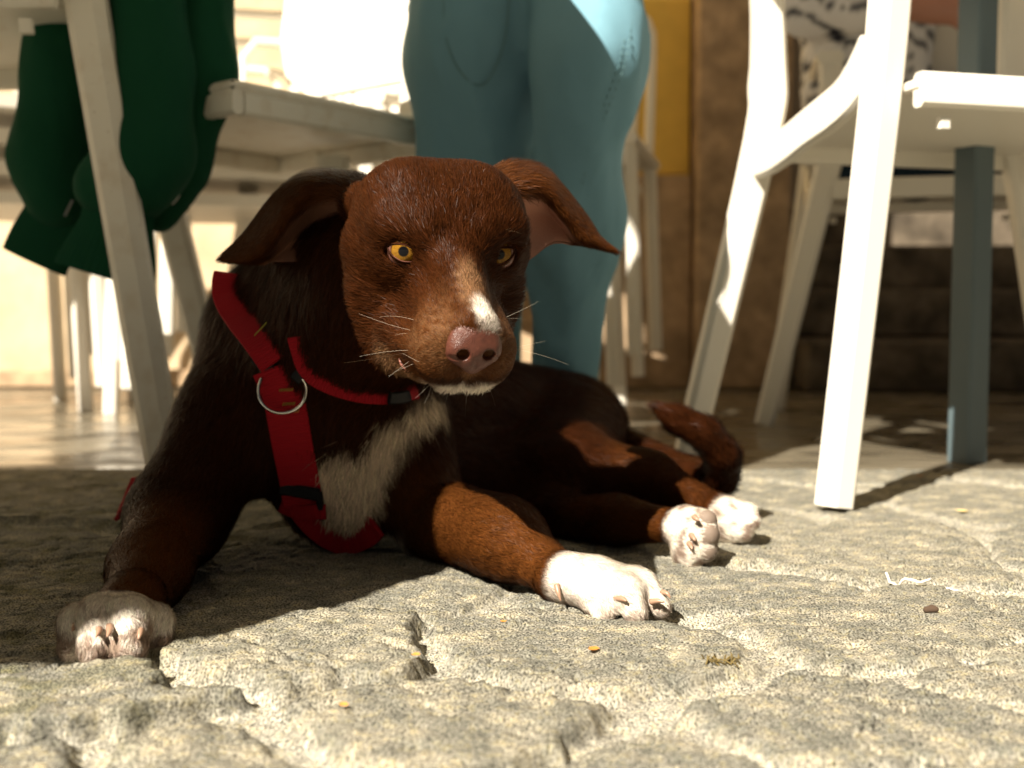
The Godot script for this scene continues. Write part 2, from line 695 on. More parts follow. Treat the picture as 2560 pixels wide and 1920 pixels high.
# coat colour at a point of the dog, as the markings lie
func coat(p: Vector3, zone: int) -> Color:
	var w := fine.get_noise_3dv(p * 130.0)
	var w2 := fine.get_noise_3dv(p * 420.0 + Vector3(9, 4, 2))
	var c := BROWN.lerp(DARK, 0.5 + 0.5 * fine.get_noise_3dv(p * 45.0))
	if zone == 1:  # head
		var q := head_back * p
		q.x += w * 0.003
		q.y += w * 0.003
		var fore := smoothstep(0.02, 0.085, q.z) * smoothstep(0.03, -0.03, q.y)
		c = c.lerp(TAN, 0.04 + 0.30 * fore)
		var side := smoothstep(0.006, 0.020, absf(q.x)) * smoothstep(0.035, 0.075, q.z) * smoothstep(-0.052, -0.03, q.y)
		c = c.lerp(PALE, 0.32 * side * (0.6 + 0.8 * w2))
		c = c.lerp(PALE, smoothstep(0.018, 0.008, Vector2((q.x - 0.002) * 1.5, (q.z - 0.062) * 0.5).length()) * smoothstep(-0.02, -0.008, q.y) * 0.5)
		c = c.lerp(WHITE, smoothstep(0.0125, 0.0035, Vector2((q.x - 0.006) * 1.15, (q.z - 0.083) * 0.7).length()) * smoothstep(-0.024, -0.016, q.y) * 0.95)
		c = c.lerp(PALE, smoothstep(0.006, 0.0, absf(q.x)) * smoothstep(-0.028, -0.034, q.y) * smoothstep(0.08, 0.09, q.z) * 0.6)
		c = c.lerp(WHITE, smoothstep(-0.050, -0.055, q.y + 0.12 * maxf(0.0, 0.07 - q.z)) * smoothstep(0.0, 0.03, q.z) * smoothstep(0.024, 0.012, absf(q.x)) * 0.8)
		c = c.lerp(PALE, smoothstep(-0.056, -0.066, q.y) * smoothstep(0.0, 0.02, q.z) * 0.5)
		c = c.lerp(Color(0.016, 0.006, 0.003), 0.8 * smoothstep(0.0035, 0.0012, absf(q.y + 0.0485 + 0.11 * maxf(0.0, 0.07 - q.z))) * smoothstep(0.035, 0.05, q.z))
		return c
	if zone == 2:  # ears
		return BROWN.lerp(TAN, 0.25 + 0.2 * w)
	if zone == 6:  # tail
		return DARK.lerp(BROWN, 0.5 + 0.4 * w)
	# body and legs
	c = c.lerp(TAN, 0.5 * smoothstep(0.085, 0.03, near_line(p, Vector3(-0.048, 0.0403, -0.87), Vector3(0.0393, 0.0181, -0.76))))
	c = c.lerp(TAN, 0.6 * smoothstep(0.07, 0.03, near_line(p, Vector3(-0.2559, 0.0249, -0.78), Vector3(-0.2378, 0.017, -0.67))))
	c = c.lerp(TAN, 0.2 * smoothstep(0.05, 0.02, near_line(p, Vector3(0.1078, 0.0501, -1.05), Vector3(0.1782, 0.0321, -0.97))))
	c = c.lerp(TAN, 0.4 * smoothstep(0.05, 0.02, near_line(p, Vector3(0.0594, 0.0186, -0.95), Vector3(0.1373, 0.0262, -0.91))))
	var pw := p + Vector3(w, w2, -w) * 0.006
	var flat := Vector3(pw.x, pw.y, -0.87)
	var chest := minf(near_line(flat, Vector3(-0.062, 0.1286, -0.87), Vector3(-0.0971, 0.1062, -0.87)) + 0.002, minf(near_line(flat, Vector3(-0.0971, 0.1062, -0.87), Vector3(-0.1165, 0.0693, -0.87)) - 0.001, near_line(flat, Vector3(-0.1389, 0.0693, -0.87), Vector3(-0.1327, 0.0516, -0.87)) - 0.013))
	c = c.lerp(CREAM, smoothstep(0.015, 0.009, chest) * smoothstep(-0.95, -0.93, p.z))
	c = c.lerp(WHITE, smoothstep(0.016, 0.008, near_line(pw, Vector3(-0.1061, 0.0014, -0.9), Vector3(-0.0745, 0.0243, -0.92))))
	if zone >= 3:
		var white := 0.0
		if zone == 3:
			white = smoothstep(0.004, -0.004, (pw - Vector3(0.0295, 0.0176, -0.762)).dot((Vector3(0.0295, 0.0176, -0.762) - Vector3(0.0597, 0.0131, -0.735)).normalized()))
		elif zone == 4:
			white = smoothstep(0.005, -0.004, (pw - Vector3(-0.2397, 0.0248, -0.655)).dot((Vector3(-0.2497, 0.0245, -0.69) - Vector3(-0.2303, 0.0129, -0.625)).normalized()))
		elif zone == 5:
			white = maxf(smoothstep(0.004, -0.004, (pw - Vector3(0.1365, 0.0238, -0.905)).dot((Vector3(0.1218, 0.0243, -0.92) - Vector3(0.1507, 0.0185, -0.89)).normalized())), smoothstep(0.004, -0.004, (pw - Vector3(0.1827, 0.0283, -0.965)).dot((Vector3(0.1656, 0.0347, -0.98) - Vector3(0.1992, 0.0186, -0.95)).normalized())))
		var patch := smoothstep(0.12, 0.45, fine.get_noise_3dv(p * 75.0 + Vector3(3, 1, 7)) + 0.3 * w2)
		if zone == 4:
			patch = smoothstep(0.1, 0.5, fine.get_noise_3dv(p * 60.0 + Vector3(1, 8, 7)) * 0.6 + 0.3 * w2 + smoothstep(0.030, 0.012, p.y) * 0.6)
		if zone == 3:
			patch = maxf(patch * 0.35, 0.8 * smoothstep(0.022, 0.008, p.y + w * 0.008) * smoothstep(-0.2, 0.3, w + 0.15))
		c = c.lerp(WHITE.lerp(TAN, 0.75 * patch), white)
	return c

func take(f: Field, zone: int, x := Transform3D.IDENTITY):
	var base := skin_v.size()
	for i in f.v.size():
		var p: Vector3 = x * f.v[i]
		skin_v.append(p)
		skin_n.append((x.basis * f.n[i]).normalized())
		var fl: Array
		if zone == 1:
			fl = head_lie(f.v[i])
			fl[0] = x.basis * fl[0]
		else:
			fl = f.lie(f.v[i])
		skin_f.append(fl[0])
		skin_h.append(fl[1])
		skin_c.append(coat(p, zone))
	for i in f.idx:
		skin_i.append(i + base)

func head_lie(q: Vector3) -> Array:
	var from := q - Vector3(0, -0.020, 0.100)
	var f := from.normalized() + Vector3(0, 0.15, -0.25)
	var h := lerpf(0.0035, 0.0085, smoothstep(0.03, 0.11, from.length()))
	h = lerpf(h, 0.016, smoothstep(-0.03, -0.09, q.z) * smoothstep(0.02, -0.03, q.y))
	if q.y < -0.056 and q.z > 0.0:
		f = Vector3(q.x * 6.0, -0.5, -0.5)
		h = 0.008
	if q.z < 0.03 and q.y < -0.03:
		h += 0.005
	return [f, h]

# a leaf-shaped ear: rows of five points, from the head to the tip
func ear(rows: Array, inner_from: float):
	var f := Field.new()
	var nu := 46
	var nv := 36
	var top := []
	for r in nu + 1:
		var line := []
		var cols := []
		for c in 5:
			var along := []
			for row in rows:
				along.append(row[c])
			cols.append(catmull(along, float(r) / nu))
		for c in nv + 1:
			line.append(catmull(cols, float(c) / nv))
		top.append(line)
	# two faces of the leather, a few millimetres apart
	var centre := []
	for r in nu + 1:
		var s := Vector3.ZERO
		for c in nv + 1:
			s += top[r][c]
		centre.append(s / (nv + 1))
	var v := PackedVector3Array()
	var idx := PackedInt32Array()
	for r in nu + 1:
		for c in nv + 1:
			v.append(top[r][c])
	for r in nu:
		for c in nv:
			var a := r * (nv + 1) + c
			idx.append_array([a, a + 1, a + nv + 1, a + 1, a + nv + 2, a + nv + 1])
	var nn := smooth_normals(v, idx)
	# outer face looks away from the middle of the fold
	var sgn := 0.0
	for r in range(4, nu - 6):
		for c in nv + 1:
			sgn += nn[r * (nv + 1) + c].dot(top[r][c] - centre[r])
	if sgn < 0.0:
		for i in nn.size():
			nn[i] = -nn[i]
	var base := skin_v.size()
	for face in 2:
		for r in nu + 1:
			for c in nv + 1:
				var i := r * (nv + 1) + c
				var thick := 0.0016 * minf(1.0, 2.2 * (1.0 - float(r) / nu) + 0.3)
				skin_v.append(v[i] + nn[i] * (thick if face == 0 else -thick))
				skin_n.append(nn[i] if face == 0 else -nn[i])
				var fl: Vector3 = top[mini(r + 1, nu)][c] - top[maxi(r - 1, 0)][c]
				skin_f.append(fl.normalized())
				var edge := smoothstep(0.55, 0.2, float(r) / nu)
				skin_h.append(lerpf(0.0055, 0.014, edge) if face == 0 else 0.003)
				var col := coat(v[i], 2)
				var bare := smoothstep(0.54, 0.62, float(c) / nv) * smoothstep(0.72, 0.55, float(r) / nu) * inner_from
				col = col.lerp(PINK, bare)
				if bare > 0.2:
					skin_h[skin_h.size() - 1] = 0.0006
				skin_c.append(col)
	var half := (nu + 1) * (nv + 1)
	for t in range(0, idx.size(), 3):
		if sgn < 0.0:
			skin_i.append_array([base + idx[t], base + idx[t + 2], base + idx[t + 1]])
			skin_i.append_array([base + half + idx[t], base + half + idx[t + 1], base + half + idx[t + 2]])
		else:
			skin_i.append_array([base + idx[t], base + idx[t + 1], base + idx[t + 2]])
			skin_i.append_array([base + half + idx[t], base + half + idx[t + 2], base + half + idx[t + 1]])
	# rim
	var ring := []
	for r in nu + 1:
		ring.append(r * (nv + 1))
	for c in range(1, nv + 1):
		ring.append(nu * (nv + 1) + c)
	for r in range(nu - 1, -1, -1):
		ring.append(r * (nv + 1) + nv)
	for k in ring.size() - 1:
		var p: int = base + ring[k]
		var q: int = base + ring[k + 1]
		skin_i.append_array([p, q, p + half, q, q + half, p + half])

func make_dog():
	var dog := thing("dog", "chocolate brown dog with white paws lying on the stone paving", "dog", Vector3(-0.098, -0.0097, -0.95) * Vector3(1, 0, 1))
	head_x = Transform3D(Basis(Vector3.UP, deg_to_rad(15.0)) * Basis(Vector3.RIGHT, deg_to_rad(28.0)) * Basis(Vector3.BACK, deg_to_rad(-1.0)), Vector3(-0.0405, 0.2428, -0.745))
	head_back = head_x.affine_inverse()
	var t0 := Time.get_ticks_msec()
	# --- trunk and limbs
	var f := Field.new()
	f.k = 0.010
	var down := Vector3(0.1, -1, 0.1)
	f.bone(Vector3(-0.1017, 0.2281, -0.862), 0.060, Vector3(-0.1663, 0.1516, -0.95), 0.072, 0.020, Vector3(-0.4, -0.9, 0.1))
	f.bone(Vector3(-0.1524, 0.254, -0.905), 0.040, Vector3(-0.2057, 0.1965, -0.975), 0.052, 0.022, Vector3(-0.5, -0.8, 0.1))
	f.bone(Vector3(-0.2148, 0.1782, -1), 0.064, Vector3(-0.2305, 0.1004, -0.94), 0.050, 0.016, Vector3(-0.2, -1, 0.1))
	f.bone(Vector3(-0.1564, 0.1063, -0.95), 0.070, Vector3(-0.1499, 0.0608, -0.95), 0.056, 0.022, Vector3(-0.1, -1, 0.2))
	f.bone(Vector3(-0.1018, 0.1124, -0.96), 0.046, Vector3(-0.0694, 0.0277, -0.92), 0.030, 0.014, Vector3(0.2, -1, 0.1))
	f.bone(Vector3(-0.056, 0.0241, -0.895), 0.024, Vector3(-0.006, 0.0328, -0.82), 0.021, 0.008)
	f.bone(Vector3(-0.045, 0.0394, -0.875), 0.024, Vector3(-0.006, 0.0328, -0.82), 0.0215, 0.008)
	f.bone(Vector3(-0.006, 0.0328, -0.82), 0.0215, Vector3(0.0339, 0.0169, -0.765), 0.0165, 0.007)
	f.bone(Vector3(-0.2382, 0.1083, -0.93), 0.046, Vector3(-0.2625, 0.0431, -0.855), 0.034, 0.012)
	f.bone(Vector3(-0.2625, 0.0431, -0.855), 0.034, Vector3(-0.2537, 0.0237, -0.76), 0.023, 0.009)
	f.bone(Vector3(-0.2537, 0.0237, -0.76), 0.023, Vector3(-0.2388, 0.0181, -0.68), 0.019, 0.007)
	f.bone(Vector3(-0.1678, 0.1069, -1.02), 0.078, Vector3(-0.0571, 0.0773, -1.2), 0.082, 0.016, Vector3(0.8, -0.2, -0.3))
	f.bone(Vector3(-0.0571, 0.0773, -1.2), 0.082, Vector3(0.0676, 0.0577, -1.32), 0.074, 0.014, Vector3(0.8, -0.4, -0.2))
	f.bone(Vector3(-0.0694, 0.0345, -1.05), 0.045, Vector3(0.0283, 0.0348, -1.1), 0.045, 0.012, Vector3(0.8, -0.4, -0.2))
	f.bone(Vector3(0.067, 0.0618, -1.22), 0.062, Vector3(0.0467, 0.0486, -1.06), 0.042, 0.012, Vector3(0.5, -0.6, 0.2))
	f.bone(Vector3(0.0471, 0.0512, -1.07), 0.040, Vector3(0.1298, 0.0457, -1.04), 0.021, 0.010)
	f.bone(Vector3(0.1298, 0.0457, -1.04), 0.021, Vector3(0.1809, 0.0301, -0.965), 0.0135, 0.008)
	f.bone(Vector3(0.0076, 0.0091, -1.04), 0.026, Vector3(0.0909, 0.0221, -0.95), 0.017, 0.009)
	f.bone(Vector3(0.0909, 0.0221, -0.95), 0.017, Vector3(0.1365, 0.0255, -0.905), 0.0145, 0.008)
	f.mesh(0.009)
	take(f, 0)
	trunk = f
	print("trunk ", f.v.size(), " ", Time.get_ticks_msec() - t0)
	# --- tail
	f = Field.new()
	f.k = 0.006
	var tl := [Vector3(0.1251, 0.0528, -1.22), Vector3(0.1958, 0.0279, -1.16), Vector3(0.2099, 0.0368, -1.1), Vector3(0.207, 0.063, -1.07), Vector3(0.1882, 0.0858, -1.06), Vector3(0.1609, 0.0994, -1.06), Vector3(0.1395, 0.1118, -1.06)]
	var tr := [0.022, 0.018, 0.015, 0.014, 0.013, 0.011, 0.004]
	for i in tl.size() - 1:
		f.bone(tl[i], tr[i], tl[i + 1], tr[i + 1], 0.014)
	f.mesh(0.006)
	take(f, 6)
	# --- head
	f = Field.new()
	f.k = 0.005
	f.ball(Vector3(0, 0.000, -0.050), Vector3(0.056, 0.040, 0.054))
	f.ball(Vector3(0, 0.006, -0.014), Vector3(0.036, 0.025, 0.021))
	for s in [-1.0, 1.0]:
		f.ball(Vector3(s * 0.023, 0.008, -0.046), Vector3(0.034, 0.034, 0.045))
		f.bone(Vector3(s * 0.031, -0.014, -0.004), 0.0120, Vector3(s * 0.049, -0.018, -0.046), 0.0175)
		f.ball(Vector3(s * 0.037, -0.046, -0.040), Vector3(0.025, 0.034, 0.034))
		f.ball(Vector3(s * 0.031, -0.070, -0.026), Vector3(0.021, 0.024, 0.030))
		f.bone(Vector3(s * 0.013, -0.030, 0.010), 0.0195, Vector3(s * 0.0135, -0.030, 0.074), 0.0158)
		f.bone(Vector3(s * 0.029, -0.056, 0.010), 0.0155, Vector3(s * 0.0175, -0.044, 0.070), 0.0120)
		f.bone(Vector3(s * 0.012, -0.058, 0.0), 0.016, Vector3(s * 0.009, -0.053, 0.072), 0.0082)
		f.bone(Vector3(s * 0.028, -0.078, -0.006), 0.016, Vector3(s * 0.018, -0.060, 0.042), 0.0120)
		f.bone(Vector3(s * 0.019, 0.0135, 0.003), 0.0090, Vector3(s * 0.042, 0.0135, -0.012), 0.0095)
		f.ball(Vector3(s * 0.032, -0.001, -0.0055), Vector3(0.0125, 0.0125, 0.0125))
		f.bone(Vector3(s * 0.042, 0.002, -0.066), 0.012, Vector3(s * 0.050, -0.004, -0.086), 0.015)
		f.cut_ball(Vector3(s * 0.041, -0.024, 0.030), Vector3(0.012, 0.015, 0.020), 0.012)
		f.cut_ball(Vector3(s * 0.0315, 0.0, -0.0015), Vector3(0.0130, 0.0128, 0.0130), 0.003)
	f.bone(Vector3(0, -0.001, 0.002), 0.0185, Vector3(0, -0.012, 0.082), 0.0115)
	f.ball(Vector3(0, -0.050, -0.060), Vector3(0.044, 0.036, 0.040))
	f.ball(Vector3(0, -0.020, 0.087), Vector3(0.0165, 0.0125, 0.006))
	f.cut_bone(Vector3(0, -0.031, 0.100), 0.0009, Vector3(0, -0.042, 0.094), 0.0012, 0.0015)
	f.mesh(0.003)
	take(f, 1, head_x)
	make_lids()
	print("head ", f.v.size(), " ", Time.get_ticks_msec() - t0)
	# --- ears
	ear([
		[Vector3(-0.1088, 0.2776, -0.86), Vector3(-0.1016, 0.2969, -0.84), Vector3(-0.0995, 0.2847, -0.81), Vector3(-0.1038, 0.2681, -0.82), Vector3(-0.1057, 0.241, -0.81)],
		[Vector3(-0.136, 0.2877, -0.9), Vector3(-0.1224, 0.3096, -0.87), Vector3(-0.1184, 0.291, -0.82), Vector3(-0.1239, 0.2728, -0.84), Vector3(-0.1257, 0.245, -0.83)],
		[Vector3(-0.1612, 0.2805, -0.91), Vector3(-0.1585, 0.3103, -0.87), Vector3(-0.1436, 0.2931, -0.82), Vector3(-0.1524, 0.2714, -0.86), Vector3(-0.1492, 0.241, -0.84)],
		[Vector3(-0.1894, 0.2625, -0.91), Vector3(-0.1854, 0.2947, -0.87), Vector3(-0.1642, 0.2793, -0.82), Vector3(-0.1719, 0.259, -0.86), Vector3(-0.1719, 0.2415, -0.85)],
		[Vector3(-0.2048, 0.2483, -0.89), Vector3(-0.2103, 0.2644, -0.87), Vector3(-0.1839, 0.2555, -0.83), Vector3(-0.1878, 0.2464, -0.855), Vector3(-0.1908, 0.2417, -0.86)],
		[Vector3(-0.2176, 0.2441, -0.87), Vector3(-0.2258, 0.2496, -0.868), Vector3(-0.2052, 0.2443, -0.845), Vector3(-0.2018, 0.2431, -0.85), Vector3(-0.2089, 0.2414, -0.86)],
		[Vector3(-0.2283, 0.2435, -0.865), Vector3(-0.2292, 0.2444, -0.864), Vector3(-0.2278, 0.243, -0.862), Vector3(-0.2268, 0.2427, -0.862), Vector3(-0.2274, 0.2425, -0.863)]], 0.25)
	ear([
		[Vector3(-0.0202, 0.2868, -0.86), Vector3(-0.0195, 0.3046, -0.83), Vector3(-0.0159, 0.2894, -0.8), Vector3(-0.0117, 0.2702, -0.81), Vector3(-0.0052, 0.24, -0.79)],
		[Vector3(-0.0057, 0.292, -0.88), Vector3(-0.0025, 0.3156, -0.85), Vector3(0.0023, 0.2922, -0.8), Vector3(0.006, 0.2749, -0.83), Vector3(0.0112, 0.241, -0.81)],
		[Vector3(0.0209, 0.2962, -0.89), Vector3(0.0199, 0.3132, -0.85), Vector3(0.0222, 0.2905, -0.81), Vector3(0.0252, 0.2797, -0.85), Vector3(0.0277, 0.2534, -0.83)],
		[Vector3(0.0407, 0.281, -0.88), Vector3(0.0377, 0.2992, -0.85), Vector3(0.0379, 0.2769, -0.82), Vector3(0.0375, 0.27, -0.85), Vector3(0.038, 0.2559, -0.84)],
		[Vector3(0.0573, 0.2644, -0.87), Vector3(0.0547, 0.2785, -0.85), Vector3(0.0511, 0.2615, -0.83), Vector3(0.0468, 0.2584, -0.85), Vector3(0.0468, 0.2547, -0.85)],
		[Vector3(0.0701, 0.2553, -0.86), Vector3(0.0683, 0.2596, -0.85), Vector3(0.0654, 0.254, -0.84), Vector3(0.0614, 0.2539, -0.848), Vector3(0.0631, 0.2529, -0.85)],
		[Vector3(0.0801, 0.2492, -0.85), Vector3(0.0805, 0.25, -0.848), Vector3(0.0792, 0.249, -0.847), Vector3(0.0779, 0.249, -0.847), Vector3(0.0783, 0.2485, -0.848)]], 0.95)
	# --- front paw stretched out to the side
	f = Field.new()
	f.k = 0.0024
	f.bone(Vector3(0.0325, 0.0164, -0.767), 0.0180, Vector3(0.0526, 0.016, -0.75), 0.0178, 0.006)
	f.bone(Vector3(0.0481, 0.0166, -0.745), 0.0130, Vector3(0.0555, 0.0121, -0.73), 0.0108, 0.005)
	f.bone(Vector3(0.0561, 0.0116, -0.73), 0.0106, Vector3(0.0601, 0.0036, -0.719), 0.0080, 0.004)
	f.bone(Vector3(0.0577, 0.0194, -0.745), 0.0130, Vector3(0.0752, 0.0169, -0.722), 0.0106, 0.005)
	f.bone(Vector3(0.0747, 0.0169, -0.722), 0.0104, Vector3(0.0812, 0.0053, -0.713), 0.0080, 0.004)
	f.bone(Vector3(0.0611, 0.0186, -0.752), 0.0120, Vector3(0.0882, 0.0177, -0.733), 0.0096, 0.006)
	f.bone(Vector3(0.0868, 0.0172, -0.735), 0.0094, Vector3(0.0985, 0.0066, -0.724), 0.0072, 0.005)
	f.bone(Vector3(0.0617, 0.0181, -0.76), 0.0115, Vector3(0.0872, 0.0151, -0.757), 0.0090, 0.006)
	f.bone(Vector3(0.0864, 0.015, -0.755), 0.0088, Vector3(0.0975, 0.0064, -0.75), 0.0068, 0.005)
	f.mesh(0.0024)
	take(f, 3)
	claw(dog, [Vector3(0.0686, 0.0147, -0.714), Vector3(0.0722, 0.0154, -0.708), Vector3(0.0744, 0.0149, -0.704)], 0.0030)
	claw(dog, [Vector3(0.0921, 0.0112, -0.716), Vector3(0.096, 0.013, -0.712), Vector3(0.0996, 0.013, -0.709)], 0.0026)
	claw(dog, [Vector3(0.1003, 0.0159, -0.724), Vector3(0.1032, 0.0158, -0.72), Vector3(0.105, 0.0133, -0.718)], 0.0022)
	claw(dog, [Vector3(0.0306, 0.0165, -0.741), Vector3(0.0316, 0.012, -0.737), Vector3(0.0331, 0.007, -0.735)], 0.0026)
	# --- front paw towards the viewer
	f = Field.new()
	f.k = 0.0024
	f.bone(Vector3(-0.2409, 0.0193, -0.69), 0.0195, Vector3(-0.2408, 0.0163, -0.668), 0.0185, 0.006)
	for a in [[Vector3(-0.2526, 0.0173, -0.66), Vector3(-0.2579, 0.0181, -0.643), Vector3(-0.2579, 0.0073, -0.634), 0.0096], [Vector3(-0.243, 0.0224, -0.652), Vector3(-0.2412, 0.025, -0.632), Vector3(-0.2389, 0.0114, -0.619), 0.0108], [Vector3(-0.2319, 0.0224, -0.652), Vector3(-0.223, 0.025, -0.632), Vector3(-0.2188, 0.0114, -0.619), 0.0108], [Vector3(-0.2252, 0.0167, -0.662), Vector3(-0.2129, 0.0176, -0.645), Vector3(-0.2099, 0.0061, -0.638), 0.0092]]:
		f.bone(a[0], a[3], a[1], a[3], 0.007)
		f.bone(a[1], a[3], a[2], a[3] - 0.0012, 0.0065)
	f.mesh(0.0024)
	take(f, 4)
	claw(dog, [Vector3(-0.2349, 0.0223, -0.615), Vector3(-0.2335, 0.0215, -0.61), Vector3(-0.2334, 0.0204, -0.606)], 0.0024)
	claw(dog, [Vector3(-0.2298, 0.0229, -0.618), Vector3(-0.2272, 0.022, -0.61), Vector3(-0.2267, 0.0207, -0.605)], 0.0028)
	claw(dog, [Vector3(-0.2136, 0.0208, -0.622), Vector3(-0.2117, 0.0193, -0.615), Vector3(-0.2117, 0.0172, -0.612)], 0.0026)
	claw(dog, [Vector3(-0.2538, 0.021, -0.628), Vector3(-0.2523, 0.0208, -0.622), Vector3(-0.2524, 0.0195, -0.62)], 0.0022)
	# --- hind paws
	f = Field.new()
	f.k = 0.0024
	f.bone(Vector3(0.1365, 0.0255, -0.905), 0.0150, Vector3(0.1456, 0.0225, -0.895), 0.0175, 0.006)
	for a in [[Vector3(0.1417, 0.0343, -0.892), Vector3(0.1537, 0.0351, -0.874)], [Vector3(0.143, 0.0221, -0.887), Vector3(0.1547, 0.0259, -0.868)], [Vector3(0.1431, 0.0122, -0.887), Vector3(0.1539, 0.0132, -0.87)], [Vector3(0.1417, 0.0049, -0.89), Vector3(0.1476, 0.0045, -0.88)]]:
		f.bone(a[0], 0.0105, a[1], 0.0098, 0.005)
	f.bone(Vector3(0.1809, 0.0301, -0.965), 0.014, Vector3(0.1879, 0.0247, -0.955), 0.016, 0.006)
	for a in [[Vector3(0.19, 0.0293, -0.957), Vector3(0.2036, 0.0308, -0.945)], [Vector3(0.1887, 0.0221, -0.95), Vector3(0.2045, 0.0237, -0.936)], [Vector3(0.187, 0.0158, -0.95), Vector3(0.1989, 0.0139, -0.938)], [Vector3(0.1827, 0.0134, -0.955), Vector3(0.1924, 0.0087, -0.95)]]:
		f.bone(a[0], 0.0100, a[1], 0.0080, 0.006)
	f.mesh(0.0026)
	take(f, 5)
	claw(dog, [Vector3(0.1442, 0.0412, -0.862), Vector3(0.1458, 0.04, -0.858), Vector3(0.1474, 0.0391, -0.856)], 0.0028)
	claw(dog, [Vector3(0.1428, 0.0256, -0.866), Vector3(0.1438, 0.0246, -0.86), Vector3(0.1445, 0.023, -0.857)], 0.0030)
	claw(dog, [Vector3(0.1413, 0.0188, -0.868), Vector3(0.1424, 0.0172, -0.863), Vector3(0.1426, 0.0156, -0.86)], 0.0028)
	for a in [[Vector3(0.1558, 0.0365, -0.87), Vector3(0.0085, 0.0088, 0.0085)], [Vector3(0.1563, 0.0262, -0.865), Vector3(0.0090, 0.0100, 0.0090)], [Vector3(0.1556, 0.0135, -0.867), Vector3(0.0088, 0.0092, 0.0088)]]:
		var g := Field.new()
		g.k = 0.001
		g.ball(a[0], a[1])
		g.mesh(0.0015)
		part("toe_pad", arrays_mesh(g.v, g.n, g.idx), M.pad, dog, -dog.position)
	print("paws ", Time.get_ticks_msec() - t0, " skin ", skin_v.size())
	part("body", arrays_mesh(skin_v, skin_n, skin_i, coded(skin_c)), M.skin, dog, -dog.position)
	if FUR:
		grow_fur(dog)
	make_face(dog)
	print("dog done ", Time.get_ticks_msec() - t0)

func claw(dog: Node3D, pts: Array, r: float):
	part("claw", tube(pts, [r * 0.85, r * 0.65, r * 0.2], 8, 8), M.claw, dog, -dog.position)

func grow_fur(dog: Node3D):
	var v := PackedVector3Array()
	var n := PackedVector3Array()
	var c := PackedColorArray()
	var idx := PackedInt32Array()
	var eye := Vector3(0, 0.2, 0)
	var count := 0
	for t in range(0, skin_i.size(), 3):
		var ia := skin_i[t]
		var ib := skin_i[t + 1]
		var ic := skin_i[t + 2]
		var pa := skin_v[ia]
		var pb := skin_v[ib]
		var pc := skin_v[ic]
		var cen := (pa + pb + pc) / 3.0
		if cen.y < -0.002:
			continue
		var area := (pb - pa).cross(pc - pa).length() * 0.5
		var len0 := skin_h[ia]
		var density := 2.4e6 * clampf(0.006 / len0, 0.35, 1.4)
		var away := (eye - cen).normalized().dot((skin_n[ia] + skin_n[ib] + skin_n[ic]).normalized())
		if away < -0.25:
			density *= 0.12
		density *= clampf(0.78 * 0.78 / (cen.z * cen.z), 0.35, 1.5)
		var want := area * density
		var num := int(want) + (1 if rng.randf() < want - int(want) else 0)
		for s in num:
			var u := rng.randf()
			var w := rng.randf()
			if u + w > 1.0:
				u = 1.0 - u
				w = 1.0 - w
			var p := pa + (pb - pa) * u + (pc - pa) * w
			var nn := (skin_n[ia] * (1.0 - u - w) + skin_n[ib] * u + skin_n[ic] * w).normalized()
			var fl := skin_f[ia]
			fl += Vector3(rng.randfn(0, 0.18), rng.randfn(0, 0.18), rng.randfn(0, 0.18))
			fl += Vector3(fine.get_noise_3dv(p * 90.0), fine.get_noise_3dv(p * 90.0 + Vector3(40, 0, 0)), fine.get_noise_3dv(p * 90.0 + Vector3(0, 40, 0))) * 0.45
			fl = (fl - nn * fl.dot(nn)).normalized()
			var ln := skin_h[ia] * rng.randf_range(0.65, 1.25)
			var rise := rng.randf_range(0.08, 0.38)
			var wd := nn.cross(fl).normalized() * (0.00011 + 0.008 * ln) * rng.randf_range(0.7, 1.3)
			var col := skin_c[ia].lerp(skin_c[ib], u).lerp(skin_c[ic], w)
			var g := rng.randf_range(0.62, 1.45)
			col = code(Color(col.r * g, col.g * g * rng.randf_range(0.93, 1.07), col.b * g))
			var q0 := p - nn * 0.0004
			var q1 := p + (fl + nn * rise).normalized() * ln * 0.55
			var q2 := p + (fl + nn * rise * 0.55 + Vector3(0, -0.05, 0)).normalized() * ln
			var b := v.size()
			v.append(q0 - wd)
			v.append(q0 + wd)
			v.append(q1 - wd * 0.75)
			v.append(q1 + wd * 0.75)
			v.append(q2)
			var n1 := (nn - fl * rise * 0.5 + fl * rng.randfn(0, 0.22) + wd.normalized() * rng.randfn(0, 0.22)).normalized()
			for k in 5:
				n.append(n1)
				c.append(col)
			idx.append_array([b, b + 1, b + 2, b + 1, b + 3, b + 2, b + 2, b + 3, b + 4])
			count += 1
	print("hairs ", count)
	var o := part("fur", arrays_mesh(v, n, idx, c), M.fur, dog, -dog.position)
	o.set_meta("kind", "stuff")

const EYE_R := 0.0125
func eye_axis(s: float) -> Basis:  # z looks out of the eye, x along the slit of the lids
	var z := Vector3(s * 0.03 - 0.20, 0.30, 0.93).normalized()
	var x := Vector3(1, -s * -0.18, -s * 0.30)
	x = (x - z * x.dot(z)).normalized()
	return Basis(x, z.cross(x), z)

func eye_place(s: float) -> Vector3:
	return Vector3(s * 0.0315, 0.0, -0.0012)

# edge of the lids as angles from the axis, for a turn round it
func lid_edge(an: float) -> float:
	var c := cos(an)
	var s := sin(an)
	var up := 0.31 if s > 0.0 else 0.46
	return 1.18 * up / pow(pow(absf(c) * up, 1.5) + pow(absf(s) * 1.18, 1.5), 1.0 / 1.5)

